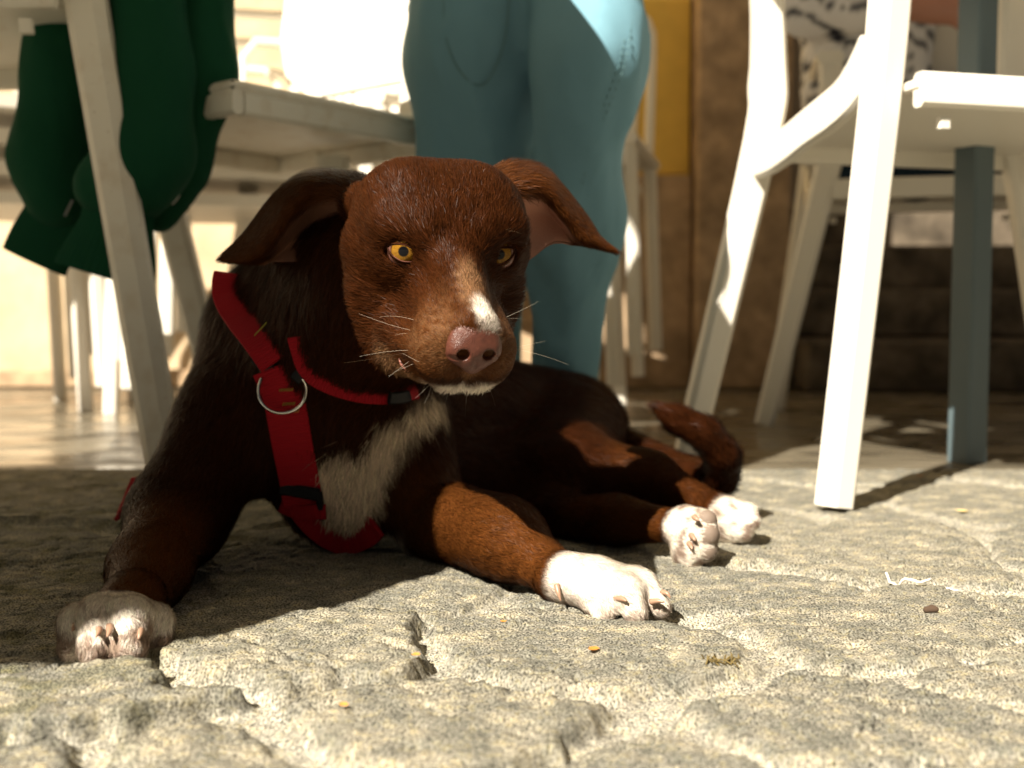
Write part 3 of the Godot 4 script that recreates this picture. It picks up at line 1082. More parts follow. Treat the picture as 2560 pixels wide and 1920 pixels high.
func make_lids():
	for s in [-1.0, 1.0]:
		var ax := eye_axis(s)
		var nu := 56
		var nv := 10
		var base := skin_v.size()
		var v := PackedVector3Array()
		var idx := PackedInt32Array()
		for r in nv + 1:
			var t := float(r) / nv
			for k in nu:
				var an := TAU * k / nu
				var e := lid_edge(an)
				var th := e + (t - 0.12) * 0.55
				var rad := EYE_R * (1.045 + 0.050 * sin(PI * minf(1.0, t * 1.6))) - 0.0030 * t * t
				if r == 0:
					rad = EYE_R * 0.995
					th = e + 0.02
				v.append(eye_place(s) + ax * (Vector3(cos(an) * sin(th), sin(an) * sin(th), cos(th)) * rad))
		for r in nv:
			for k in nu:
				var a := r * nu + k
				var b := r * nu + (k + 1) % nu
				idx.append_array([a, a + nu, b, b, a + nu, b + nu])
		var nn := smooth_normals(v, idx)
		if nn[3 * nu].dot(v[3 * nu] - eye_place(s)) < 0.0:
			for i in nn.size():
				nn[i] = -nn[i]
			for t in range(0, idx.size(), 3):
				var h := idx[t]
				idx[t] = idx[t + 1]
				idx[t + 1] = h
		for i in v.size():
			var row := int(i / nu)
			skin_v.append(head_x * v[i])
			skin_n.append(head_x.basis * nn[i])
			var out := v[i] - eye_place(s)
			skin_f.append(head_x.basis * (Vector3(out.x, out.y, 0).normalized() + Vector3(0, 0.4, -0.3)))
			skin_h.append(0.0003 if row < 4 else 0.0022)
			var col := Color(0.035, 0.014, 0.010)
			if row >= 3:
				col = coat(head_x * v[i], 1)
			elif row == 2:
				col = col.lerp(DARK, 0.5)
			elif out.y < 0.0:
				col = Color(0.16, 0.065, 0.048)
			skin_c.append(col)
		for i in idx:
			skin_i.append(i + base)

func make_face(dog: Node3D):
	var shift := -dog.position
	for s in [-1.0, 1.0]:
		var at: Vector3 = head_x * eye_place(s)
		var axis: Vector3 = (head_x.basis * eye_axis(s).z).normalized()
		var gaze := (axis + Vector3(0.02 + 0.06 * s, 0.05, 0)).normalized()
		var x := Vector3.UP.cross(gaze).normalized()
		var b := Basis(x, gaze.cross(x), gaze)
		var v := PackedVector3Array()
		var c := PackedColorArray()
		var idx := PackedInt32Array()
		var nu := 72
		var nv := 60
		for r in nv + 1:
			var th := PI * 0.62 * pow(float(r) / nv, 1.15)
			for k in nu:
				var an := TAU * k / nu
				var bulge := 0.0009 * smoothstep(0.75, 0.25, th)
				v.append(at + b * Vector3(cos(an) * sin(th), sin(an) * sin(th), cos(th)) * (EYE_R + bulge))
				var deg := rad_to_deg(th)
				var ray := noise.get_noise_2d(cos(an) * 6.0 + 20.0, sin(an) * 6.0) * 0.5 + 0.5 * noise.get_noise_2d(cos(an) * 22.0, sin(an) * 22.0 + deg * 0.05)
				var iris := Color(0.135, 0.058, 0.006).lerp(Color(0.25, 0.125, 0.014), clampf(0.5 + ray, 0, 1))
				iris = iris.lerp(Color(0.26, 0.10, 0.012), smoothstep(16.0, 11.0, deg) * 0.6)
				iris = iris.lerp(Color(0.05, 0.022, 0.008), smoothstep(38.0, 45.0, deg))
				var white := Color(0.13, 0.06, 0.045).lerp(Color(0.46, 0.31, 0.27), smoothstep(0.55, 0.8, -cos(an) * s))
				var col := Color(0.004, 0.004, 0.005).lerp(iris, smoothstep(13.0, 17.5, deg)).lerp(white, smoothstep(44.5, 48.0, deg))
				c.append(col)
		for r in nv:
			for k in nu:
				var a := r * nu + k
				var d := r * nu + (k + 1) % nu
				idx.append_array([a, d, a + nu, d, d + nu, a + nu])
		var n := PackedVector3Array()
		for q in v:
			n.append((q - at).normalized())
		part("eye", arrays_mesh(v, n, idx, coded(c)), M.eye, dog, shift)
	# nose leather
	var f := Field.new()
	f.k = 0.0022
	var o := Vector3(-0.001, -0.0180, 0.0910)
	f.ball(o + Vector3(0, 0.0010, -0.002), Vector3(0.0165, 0.0130, 0.0095))
	for s in [-1.0, 1.0]:
		f.ball(o + Vector3(s * 0.0098, -0.0040, 0.0010), Vector3(0.0068, 0.0072, 0.0072))
		f.bone(o + Vector3(s * 0.0135, -0.0095, -0.0010), 0.0032, o + Vector3(s * 0.0050, -0.0125, 0.0035), 0.0036)
	f.bone(o + Vector3(0, -0.004, 0.0045), 0.0046, o + Vector3(0, -0.0165, 0.0012), 0.0048)
	for s in [-1.0, 1.0]:
		f.cut_bone(o + Vector3(s * 0.0075, -0.0052, 0.0115), 0.0038, o + Vector3(s * 0.0090, -0.0040, 0.0000), 0.0038, 0.0010)
		f.cut_bone(o + Vector3(s * 0.0095, -0.0068, 0.0105), 0.0024, o + Vector3(s * 0.0180, -0.0098, 0.0035), 0.0015, 0.0010)
	f.cut_bone(o + Vector3(0, -0.006, 0.0104), 0.0005, o + Vector3(0, -0.021, 0.0068), 0.0009, 0.0012)
	f.mesh(0.0010)
	var nv2 := PackedVector3Array()
	var nn2 := PackedVector3Array()
	var nc := PackedColorArray()
	for i in f.v.size():
		nv2.append(head_x * f.v[i])
		nn2.append(head_x.basis * f.n[i])
		var w := fine.get_noise_3dv(f.v[i] * 300.0)
		nc.append(Color(0.105, 0.034, 0.021).lerp(Color(0.068, 0.021, 0.014), 0.5 + 0.5 * w))
	part("nose", arrays_mesh(nv2, nn2, f.idx, coded(nc)), M.nose, dog, shift)
	# whiskers and chin hairs
	var wr := RandomNumberGenerator.new()
	wr.seed = 21
	for k in 58:
		var s := -1.0 if wr.randf() < 0.62 else 1.0
		var root: Vector3
		var dir: Vector3
		var ln: float
		if k < 18:
			root = Vector3(s * wr.randf_range(0.018, 0.027), wr.randf_range(-0.046, -0.024), wr.randf_range(0.04, 0.084))
			dir = Vector3(s * wr.randf_range(0.7, 1.2), wr.randf_range(-0.9, 0.5), wr.randf_range(-0.9, 0.5))
			ln = wr.randf_range(0.018, 0.055)
		elif k < 50:
			root = Vector3(wr.randf_range(-0.022, 0.018), wr.randf_range(-0.060, -0.053), wr.randf_range(0.02, 0.078))
			dir = Vector3(root.x * 14.0 + wr.randf_range(-0.4, 0.4), wr.randf_range(-1.1, -0.6), wr.randf_range(-0.5, 0.5))
			ln = wr.randf_range(0.008, 0.030)
		else:
			root = Vector3(s * wr.randf_range(0.022, 0.034), wr.randf_range(0.014, 0.020), wr.randf_range(-0.002, 0.006))
			dir = Vector3(s * wr.randf_range(0.1, 0.7), wr.randf_range(0.2, 0.9), wr.randf_range(0.4, 1.0))
			ln = wr.randf_range(0.010, 0.024)
		dir = dir.normalized()
		var bend := Vector3(wr.randf_range(-0.5, 0.5), wr.randf_range(-0.6, 0.2), wr.randf_range(-0.6, 0.2))
		var pts := []
		for i in 5:
			var t := i / 4.0
			pts.append(head_x * (root + dir * ln * t + bend * ln * t * t * 0.6))
		part("whisker", tube(pts, [0.00004, 0.00004, 0.000035, 0.00003, 0.00002], 4, 8), M.whisker if k % 3 != 0 and k < 50 else M.whisker_dark, dog, shift)
	# pink lip showing at the corner of the mouth
	var lip := [head_x * Vector3(-0.0370, -0.0570, 0.040), head_x * Vector3(-0.0352, -0.0610, 0.045), head_x * Vector3(-0.0315, -0.0640, 0.050)]
	part("lip", tube(lip, [0.0005, 0.0015, 0.0004], 8, 8), M.lip, dog, shift)

# ---------------------------------------------------------------- red webbing harness
# a flat strap along points; side gives the direction of its width at each point
func strap(pts: Array, sides: Array, width: float, steps: int, thick := 0.0016) -> ArrayMesh:
	var v := PackedVector3Array()
	var uv := PackedVector2Array()
	var idx := PackedInt32Array()
	var run := 0.0
	var last: Vector3 = pts[0]
	for i in steps + 1:
		var u := float(i) / steps
		var p: Vector3 = catmull(pts, u)
		run += p.distance_to(last)
		last = p
		var al: Vector3 = (catmull(pts, minf(u + 0.02, 1.0)) - catmull(pts, maxf(u - 0.02, 0.0))).normalized()
		var s: Vector3 = catmull(sides, u)
		s = (s - al * s.dot(al)).normalized()
		var n := s.cross(al)
		for k in 8:
			var c: Vector2 = [Vector2(-1, 0.6), Vector2(-0.94, 1), Vector2(0.94, 1), Vector2(1, 0.6), Vector2(1, -0.6), Vector2(0.94, -1), Vector2(-0.94, -1), Vector2(-1, -0.6)][k]
			v.append(p + s * c.x * width * 0.5 + n * c.y * thick)
			uv.append(Vector2(c.x * 0.5 + 0.5, run / 0.010))
	for i in steps:
		for k in 8:
			var a := i * 8 + k
			var b := i * 8 + (k + 1) % 8
			idx.append_array([a, b, a + 8, b, b + 8, a + 8])
	for k in range(1, 7):
		idx.append_array([0, k + 1, k, steps * 8, steps * 8 + k, steps * 8 + k + 1])
	return arrays_mesh(v, smooth_normals(v, idx), idx, null, uv)

func zigzag(a: Vector3, b: Vector3, off: Vector3, n: int) -> ArrayMesh:
	var pts := []
	for i in n + 1:
		pts.append(a.lerp(b, float(i) / n) + off * (1.0 if i % 2 == 0 else -1.0))
	return tube(pts, 0.00035, 4)

func make_harness():
	var t := thing("dog_harness", "red webbing harness with steel ring, worn by the dog", "harness", Vector3(-0.1843, 0.1345, -0.855))
	var sh := -t.position
	var o := Vector3.ZERO
	var chest := part("chest_strap", strap(settled(trunk, [Vector3(-0.1888, 0.1594, -0.846), Vector3(-0.1806, 0.1358, -0.838), Vector3(-0.1765, 0.0989, -0.838), Vector3(-0.1733, 0.0667, -0.846), Vector3(-0.1716, 0.0429, -0.856)], 0.006, 8), [Vector3(1, 0.02, -0.12), Vector3(1, 0.05, -0.05), Vector3(1, 0.12, 0), Vector3(1, 0.15, 0), Vector3(1, 0.1, 0)], 0.0325, 40), M.red, t, sh)
	var shoulder := part("shoulder_strap", strap(settled(trunk, [Vector3(-0.2375, 0.2355, -0.98), Vector3(-0.2357, 0.2191, -0.96), Vector3(-0.2221, 0.2017, -0.92), Vector3(-0.205, 0.1879, -0.88), Vector3(-0.1927, 0.1757, -0.856), Vector3(-0.1841, 0.1649, -0.846)], 0.006, 10), [Vector3(0.6, 0.3, -0.4), Vector3(0.7, 0.3, -0.4), Vector3(1, 0.4, -0.3), Vector3(1, 0.5, -0.2), Vector3(1, 0.5, -0.1), Vector3(1, 0.55, -0.1)], 0.030, 44), M.red, t, sh)
	part("neck_strap", strap(settled(trunk, [Vector3(-0.1661, 0.1841, -0.842), Vector3(-0.1635, 0.1712, -0.834), Vector3(-0.1595, 0.1588, -0.838), Vector3(-0.1475, 0.1485, -0.842), Vector3(-0.1224, 0.1389, -0.838), Vector3(-0.0968, 0.1357, -0.828), Vector3(-0.0796, 0.1377, -0.822)], 0.003, 14), [Vector3(1, 0.1, 0), Vector3(1, 0.2, 0), Vector3(0.7, 0.7, -0.1), Vector3(0.3, 1, 0), Vector3(0.1, 1, 0), Vector3(-0.1, 1, 0), Vector3(-0.3, 1, 0)], 0.013, 48), M.red, t, sh)
	part("belly_strap", strap(settled(trunk, [Vector3(-0.1716, 0.0429, -0.856), Vector3(-0.1569, 0.0242, -0.87), Vector3(-0.1402, 0.0129, -0.885), Vector3(-0.1231, 0.0189, -0.88), Vector3(-0.1143, 0.028, -0.875)], 0.006, 8), [Vector3(0.8, 0.6, 0), Vector3(0.3, 1, 0), Vector3(0.1, 1, 0), Vector3(-0.2, 1, 0), Vector3(-0.3, 1, 0)], 0.026, 36), M.red, t, sh)
	part("belly_strap", strap(settled(trunk, [Vector3(-0.1902, 0.0447, -0.855), Vector3(-0.1751, 0.0393, -0.85), Vector3(-0.16, 0.0403, -0.853), Vector3(-0.1518, 0.0406, -0.86)], 0.009, 6), [Vector3(0.1, 1, 0), Vector3(0.1, 1, 0), Vector3(0, 1, 0), Vector3(0, 1, 0)], 0.012, 24, 0.0025), M.red, t, sh)
	part("belly_strap", strap([Vector3(-0.0959, 0.0103, -0.93), Vector3(-0.0813, 0.0158, -0.92), Vector3(-0.0745, 0.0216, -0.92)], [Vector3(0, 1, 0), Vector3(0, 1, 0.2), Vector3(0, 1, 0)], 0.014, 12), M.red, t, sh)
	part("side_strap", strap([Vector3(-0.3376, 0.0517, -1), Vector3(-0.3399, 0.0422, -0.99), Vector3(-0.3494, 0.0282, -0.98), Vector3(-0.3538, 0.0238, -0.98)], [Vector3(1, 0.3, 0), Vector3(1, 0.4, 0), Vector3(1, 1, 0), Vector3(1, 1, 0)], 0.026, 16), M.red, t, sh)
	# buckles
	part("buckle", bar(settled(trunk, [Vector3(-0.1889, 0.0595, -0.846), Vector3(-0.157, 0.0548, -0.846)], 0.0095, 3), 0.0045, 0.0105, Vector3(0, 0, 1), 0.0015), M.black_plastic, t, sh)
	part("buckle", bar(settled(trunk, [Vector3(-0.157, 0.0573, -0.846), Vector3(-0.1551, 0.034, -0.853)], 0.0095, 3), 0.0045, 0.006, Vector3(0, 0, 1), 0.0015), M.black_plastic, t, sh)
	part("buckle", bar(settled(trunk, [Vector3(-0.2055, 0.1671, -0.862), Vector3(-0.1957, 0.1603, -0.852), Vector3(-0.1875, 0.1624, -0.846)], 0.005, 3), 0.004, 0.010, Vector3(0, 0, 1), 0.0015), M.black_plastic, t, sh)
	part("buckle", bar(settled(trunk, [Vector3(-0.1698, 0.156, -0.834), Vector3(-0.1634, 0.15, -0.832)], 0.004, 2), 0.004, 0.010, Vector3(0, 0, 1), 0.0015), M.black_plastic, t, sh)
	part("slide", bar(settled(trunk, [Vector3(-0.0979, 0.1345, -0.824), Vector3(-0.0897, 0.1338, -0.818), Vector3(-0.0835, 0.1351, -0.816)], 0.007, 4), 0.004, 0.010, Vector3(0, 0, 1), 0.002), M.black_plastic, t, sh)
	# steel ring
	var ring := []
	var c := settle(trunk, Vector3(-0.1798, 0.1411, -0.829), 0.0115)
	for i in 25:
		var a := deg_to_rad(-205.0 + i * 230.0 / 24.0)
		ring.append(c + Vector3(cos(a) * 0.0185, sin(a) * 0.0190 + 0.002, 0.004 * sin(a * 2.0)))
	part("ring", tube(ring, 0.0014, 10), M.steel, t, sh)
	# green stitches
	for a in [[Vector3(-0.1915, 0.1408, -0.8335), Vector3(-0.1714, 0.1426, -0.8335)], [Vector3(-0.1919, 0.1292, -0.8335), Vector3(-0.1709, 0.1313, -0.8335)], [Vector3(-0.1903, 0.1233, -0.8338), Vector3(-0.1683, 0.1251, -0.8338)]]:
		part("stitching", zigzag(settle(trunk, a[0], 0.0082), settle(trunk, a[1], 0.0082), Vector3(0, 0.0011, 0), 26), M.olive, chest, o)
	part("stitching", zigzag(settle(trunk, Vector3(-0.2041, 0.185, -0.86), 0.0092), settle(trunk, Vector3(-0.1921, 0.1944, -0.86), 0.0092), Vector3(0.0006, 0.0009, 0), 26), M.olive, shoulder, o)

# ---------------------------------------------------------------- stone paving and floor
var stone_at := []   # middle of each flagstone, x and distance, and how far it stands proud
func plan(p: Vector3) -> Vector2:
	return Vector2(p.x, -p.z)

func lay_out_stones():
	var spots := [
		[Vector3(-0.1367, 0, -0.636), 0.008], [Vector3(0.0341, 0, -0.6581), 0.002], [Vector3(-0.0416, 0, -0.5075), 0.006], [Vector3(0.1851, 0, -0.5125), 0.003], [Vector3(0.246, 0, -0.6852), 0.002],
		[Vector3(0.293, 0, -0.9138), 0.003], [Vector3(-0.2433, 0, -0.55), 0.010], [Vector3(-0.1179, 0, -0.7981), 0.001], [Vector3(0.1061, 0, -0.7981), 0.000], [Vector3(-0.3349, 0, -0.7426), 0.0],
		[Vector3(-0.4605, 0, -1.1602), 0.003], [Vector3(0.2997, 0, -1.2178), -0.004], [Vector3(0.5168, 0, -1.2345), -0.003], [Vector3(-0.2939, 0, -1.2123), 0.0], [Vector3(0.0074, 0, -1.0082), 0.0],
		[Vector3(0.1791, 0, -1.1602), -0.003], [Vector3(-0.5654, 0, -0.9717), 0.0], [Vector3(-0.1368, 0, -1.3318), 0.0], [Vector3(0.0586, 0, -1.3318), 0.0], [Vector3(0.5322, 0, -0.8911), 0.0],
		[Vector3(0.3237, 0, -0.5932), 0.002], [Vector3(-0.322, 0, -0.6068), 0.002], [Vector3(-0.4909, 0, -1.3654), 0.0], [Vector3(-0.298, 0, -1.4007), 0.0], [Vector3(0.447, 0, -1.4007), 0.0], [Vector3(0.6696, 0, -1.3828), 0.0],
		[Vector3(-0.1233, 0, -0.4586), 0.003], [Vector3(0.0618, 0, -0.4469), 0.0], [Vector3(0.202, 0, -0.4431), 0.002], [Vector3(-0.2324, 0, -0.4507), 0.004]]
	for s in spots:
		stone_at.append([plan(s[0]), s[1]])

# [height, stone number, how deep inside the stone (metres), joint width]
func paving(x: float, d: float) -> Array:
	var wx := x + 0.022 * noise.get_noise_2d(x * 9.0, d * 9.0) + 0.006 * noise.get_noise_2d(x * 45.0 + 5.0, d * 45.0)
	var wd := d + 0.022 * noise.get_noise_2d(x * 9.0 + 31.0, d * 9.0) + 0.006 * noise.get_noise_2d(x * 45.0, d * 45.0 + 9.0)
	var q := Vector2(wx, wd * 1.35)
	var d1 := 1e9
	var d2 := 1e9
	var n1 := 0
	var n2 := 0
	for i in stone_at.size():
		var c: Vector2 = stone_at[i][0]
		var e := q.distance_to(Vector2(c.x, c.y * 1.35))
		if e < d1:
			d2 = d1
			n2 = n1
			d1 = e
			n1 = i
		elif e < d2:
			d2 = e
			n2 = i
	var inside := (d2 - d1) * 0.5
	var joint := 0.0050 + 0.014 * noise.get_noise_2d(x * 5.0 + 70.0, d * 5.0)
	var rough := 0.0020 * noise.get_noise_2d(x * 12.0, d * 16.0 + 50.0) + 0.0015 * noise.get_noise_2d(x * 60.0, d * 75.0) + 0.0007 * noise.get_noise_2d(x * 190.0, d * 220.0)
	var pit := 0.004 * smoothstep(0.38, 0.62, noise.get_noise_2d(x * 42.0 + 17.0, d * 60.0 - 8.0))
	var up: float = stone_at[n1][1]
	var crack := absf(noise.get_noise_2d(x * 7.0 + 90.0, d * 10.0 - 30.0))
	rough -= 0.005 * smoothstep(0.022, 0.004, crack) * smoothstep(-0.05, 0.25, noise.get_noise_2d(x * 4.0 - 60.0, d * 4.0))
	var edge := smoothstep(joint, joint + 0.007, inside)
	var h := lerpf(-0.0045 + rough * 0.7, up + rough - pit, edge)
	# hollow beside the stretched-out paw
	h -= 0.008 * exp(-pow((x - 0.128) / 0.022, 2.0) - pow((d - 0.712) / 0.016, 2.0))
	return [h, n1, inside, joint]

func stone_tone(n: int) -> Color:
	var k := fmod(float(n) * 0.618, 1.0)
	return Color(0.262, 0.246, 0.205).lerp(Color(0.215, 0.208, 0.182), k)

func make_ground():
	lay_out_stones()
	var pav := thing("paving", "", "")
	pav.set_meta("kind", "structure")
	var pieces := {}
	lay_patch(pieces, -0.62, 0.62, 0.44, 0.98, 0.0034)
	lay_patch(pieces, -0.95, 0.95, 0.98, 1.4248, 0.0068)
	for id in pieces:
		var d: Dictionary = pieces[id]
		if d.i.size() == 0:
			continue
		part("mortar_bed" if id < 0 else "flagstone", arrays_mesh(d.v, d.n, d.i, d.c), M.mortar if id < 0 else M.stone, pav)
	# tiles of the terrace behind
	var floor_ := thing("floor", "", "")
	floor_.set_meta("kind", "structure")
	var bed := PlaneMesh.new()
	bed.size = Vector2(12, 2.4)
	part("bed", bed, M.grout, floor_, Vector3(0, -0.012, -2.58))
	var tr := RandomNumberGenerator.new()
	tr.seed = 4
	var turn := 0.0
	for r in 4:
		for c in 14:
			var w := 0.596
			var x := -4.2 + c * 0.6 + (0.3 if r % 2 == 1 else 0.0)
			var z := -1.64 - r * 0.42
			var b := slab(Vector3(w, 0.012, 0.416), 0.0015)
			part("floor_tile", b, M.tile[(r * 5 + c * 3) % 3], floor_, Vector3(x, -0.0065 + tr.randf_range(-0.0006, 0.0006), z))
	# plain ground round about, lower than the paving
	var pl := PlaneMesh.new()
	pl.size = Vector2(30, 30)
	var o := part("ground", pl, M.earth, self, Vector3(0, -0.03, 0))
	o.set_meta("kind", "structure")
	var front := thing("pavement", "", "")
	front.set_meta("kind", "structure")
	for a in [[Vector3(12, 0.02, 6.0), Vector3(0, -0.012, 2.56)], [Vector3(5.4, 0.02, 0.985), Vector3(-3.32, -0.012, -0.932)], [Vector3(5.4, 0.02, 0.985), Vector3(3.32, -0.012, -0.932)]]:
		part("slab", slab(a[0], 0.003), M.stone_plain, front, a[1])

func slab(size: Vector3, bevel: float) -> ArrayMesh:
	var st := SurfaceTool.new()
	st.begin(Mesh.PRIMITIVE_TRIANGLES)
	var h := size * 0.5
	for ax in 3:
		for s in [-1.0, 1.0]:
			var n := Vector3.ZERO
			n[ax] = s
			var u := (ax + 1) % 3
			var w := (ax + 2) % 3
			var pts := []
			for k in [[-1, -1], [1, -1], [1, 1], [-1, 1]]:
				var p := Vector3.ZERO
				p[ax] = s * h[ax]
				p[u] = k[0] * (h[u] - bevel)
				p[w] = k[1] * (h[w] - bevel)
				pts.append(p)
			put_quad(st, pts, n)
			# chamfers to the two following axes
			for k in [-1.0, 1.0]:
				var p0 := Vector3.ZERO
				p0[ax] = s * h[ax]
				p0[u] = k * (h[u] - bevel)
				var p1 := Vector3.ZERO
				p1[ax] = s * (h[ax] - bevel)
				p1[u] = k * h[u]
				var q := []
				for e in [[p0, -1], [p0, 1], [p1, 1], [p1, -1]]:
					var p: Vector3 = e[0]
					p[w] = e[1] * (h[w] - bevel)
					q.append(p)
				var nn := Vector3.ZERO
				nn[ax] = s
				nn[u] = k
				put_quad(st, q, nn.normalized())
	return st.commit()

func put_quad(st: SurfaceTool, p: Array, n: Vector3):
	var f: Vector3 = (p[2] - p[0]).cross(p[1] - p[0])
	var order := [0, 1, 2, 0, 2, 3] if f.dot(n) > 0.0 else [0, 2, 1, 0, 3, 2]
	for i in order:
		st.set_normal(n)
		st.add_vertex(p[i])

func lay_patch(pieces: Dictionary, x0: float, x1: float, d0: float, d1: float, cell: float):
	var nx := int(round((x1 - x0) / cell))
	var nd := int(round((d1 - d0) / cell))
	var v := PackedVector3Array()
	var id := PackedInt32Array()
	var col := PackedColorArray()
	for j in nd + 1:
		for i in nx + 1:
			var x := x0 + (x1 - x0) * i / nx
			var d := d0 + (d1 - d0) * j / nd
			var a := paving(x, d)
			v.append(Vector3(x, a[0], -d))
			var stone: bool = a[2] > a[3] + 0.002
			id.append(a[1] if stone else -1)
			var w := noise.get_noise_2d(x * 26.0 + 3.0, d * 34.0)
			var c := stone_tone(a[1]).lerp(Color(0.41, 0.37, 0.29), clampf(w * 1.4, 0, 1)).lerp(Color(0.165, 0.162, 0.14), clampf(-w * 1.2, 0, 1))
			if not stone:
				c = Color(0.43, 0.405, 0.35).lerp(Color(0.31, 0.29, 0.245), clampf(0.4 + w * 1.4, 0, 1))
			# moss and damp stain on the stones at the left
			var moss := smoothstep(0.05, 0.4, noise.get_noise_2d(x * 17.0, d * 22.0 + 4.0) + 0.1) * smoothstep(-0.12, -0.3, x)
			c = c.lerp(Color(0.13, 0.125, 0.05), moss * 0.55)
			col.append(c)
	var nor := PackedVector3Array()
	nor.resize(v.size())
	for j in nd + 1:
		for i in nx + 1:
			var k := j * (nx + 1) + i
			var l := v[k - 1] if i > 0 else v[k]
			var r := v[k + 1] if i < nx else v[k]
			var b := v[k - nx - 1] if j > 0 else v[k]
			var t := v[k + nx + 1] if j < nd else v[k]
			nor[k] = (r - l).cross(t - b).normalized()
	for j in nd:
		for i in nx:
			var k := j * (nx + 1) + i
			var q := [k, k + 1, k + nx + 2, k + nx + 1]
			var who := id[k]
			for e in q:
				if id[e] != who:
					who = -1
			if not pieces.has(who):
				pieces[who] = {"v": PackedVector3Array(), "n": PackedVector3Array(), "i": PackedInt32Array(), "c": PackedColorArray(), "m": {}}
			var d: Dictionary = pieces[who]
			var at := []
			for e in q:
				var key := [x0, e]
				if not d.m.has(key):
					d.m[key] = d.v.size()
					d.v.append(v[e])
					d.n.append(nor[e])
					d.c.append(col[e])
				at.append(d.m[key])
			d.i.append_array([at[0], at[2], at[1], at[0], at[3], at[2]])

# ---------------------------------------------------------------- furniture
# a bar of chamfered rectangular section along points; w across, h the other way
func bar(path: Array, w, h, across: Vector3, bevel := 0.004) -> ArrayMesh:
	var n := path.size()
	var v := PackedVector3Array()
	var nor := PackedVector3Array()
	var idx := PackedInt32Array()
	var secs := []
	for i in n:
		var along: Vector3 = (path[mini(i + 1, n - 1)] - path[maxi(i - 1, 0)]).normalized()
		var s := (across - along * across.dot(along)).normalized()
		var u := along.cross(s)
		var a: float = (w if w is float else w[i]) * 0.5
		var b: float = (h if h is float else h[i]) * 0.5
		var e := minf(bevel, minf(a, b) * 0.6)
		var ring := []
		for c in [[a, b - e], [a - e, b], [-a + e, b], [-a, b - e], [-a, -b + e], [-a + e, -b], [a - e, -b], [a, -b + e]]:
			ring.append(path[i] + s * c[0] + u * c[1])
		secs.append(ring)
	for k in 8:
		var base := v.size()
		for i in n:
			var p: Vector3 = secs[i][k]
			var q: Vector3 = secs[i][(k + 1) % 8]
			var al: Vector3 = (path[mini(i + 1, n - 1)] - path[maxi(i - 1, 0)]).normalized()
			var nn := (q - p).cross(al).normalized()
			if nn.dot((p + q) * 0.5 - path[i]) < 0.0:
				nn = -nn
			v.append(p)
			v.append(q)
			nor.append(nn)
			nor.append(nn)
		for i in n - 1:
			var a := base + i * 2
			var f := (v[a + 2] - v[a]).cross(v[a + 1] - v[a])
			if f.dot(nor[a]) > 0.0:
				idx.append_array([a, a + 1, a + 2, a + 1, a + 3, a + 2])
			else:
				idx.append_array([a, a + 2, a + 1, a + 1, a + 2, a + 3])
	for e in 2:
		var i := 0 if e == 0 else n - 1
		var base := v.size()
		var nn: Vector3 = (path[0] - path[1]).normalized() if e == 0 else (path[n - 1] - path[n - 2]).normalized()
		for k in 8:
			v.append(secs[i][k])
			nor.append(nn)
		for k in range(1, 7):
			var f := (v[base + k + 1] - v[base]).cross(v[base + k] - v[base])
			if f.dot(nn) > 0.0:
				idx.append_array([base, base + k, base + k + 1])
			else:
				idx.append_array([base, base + k + 1, base + k])
	return arrays_mesh(v, nor, idx)

# points along a smooth line through the given ones
func smooth_path(p: Array, steps: int) -> Array:
	var out := []
	for i in steps + 1:
		out.append(catmull(p, float(i) / steps))
	return out

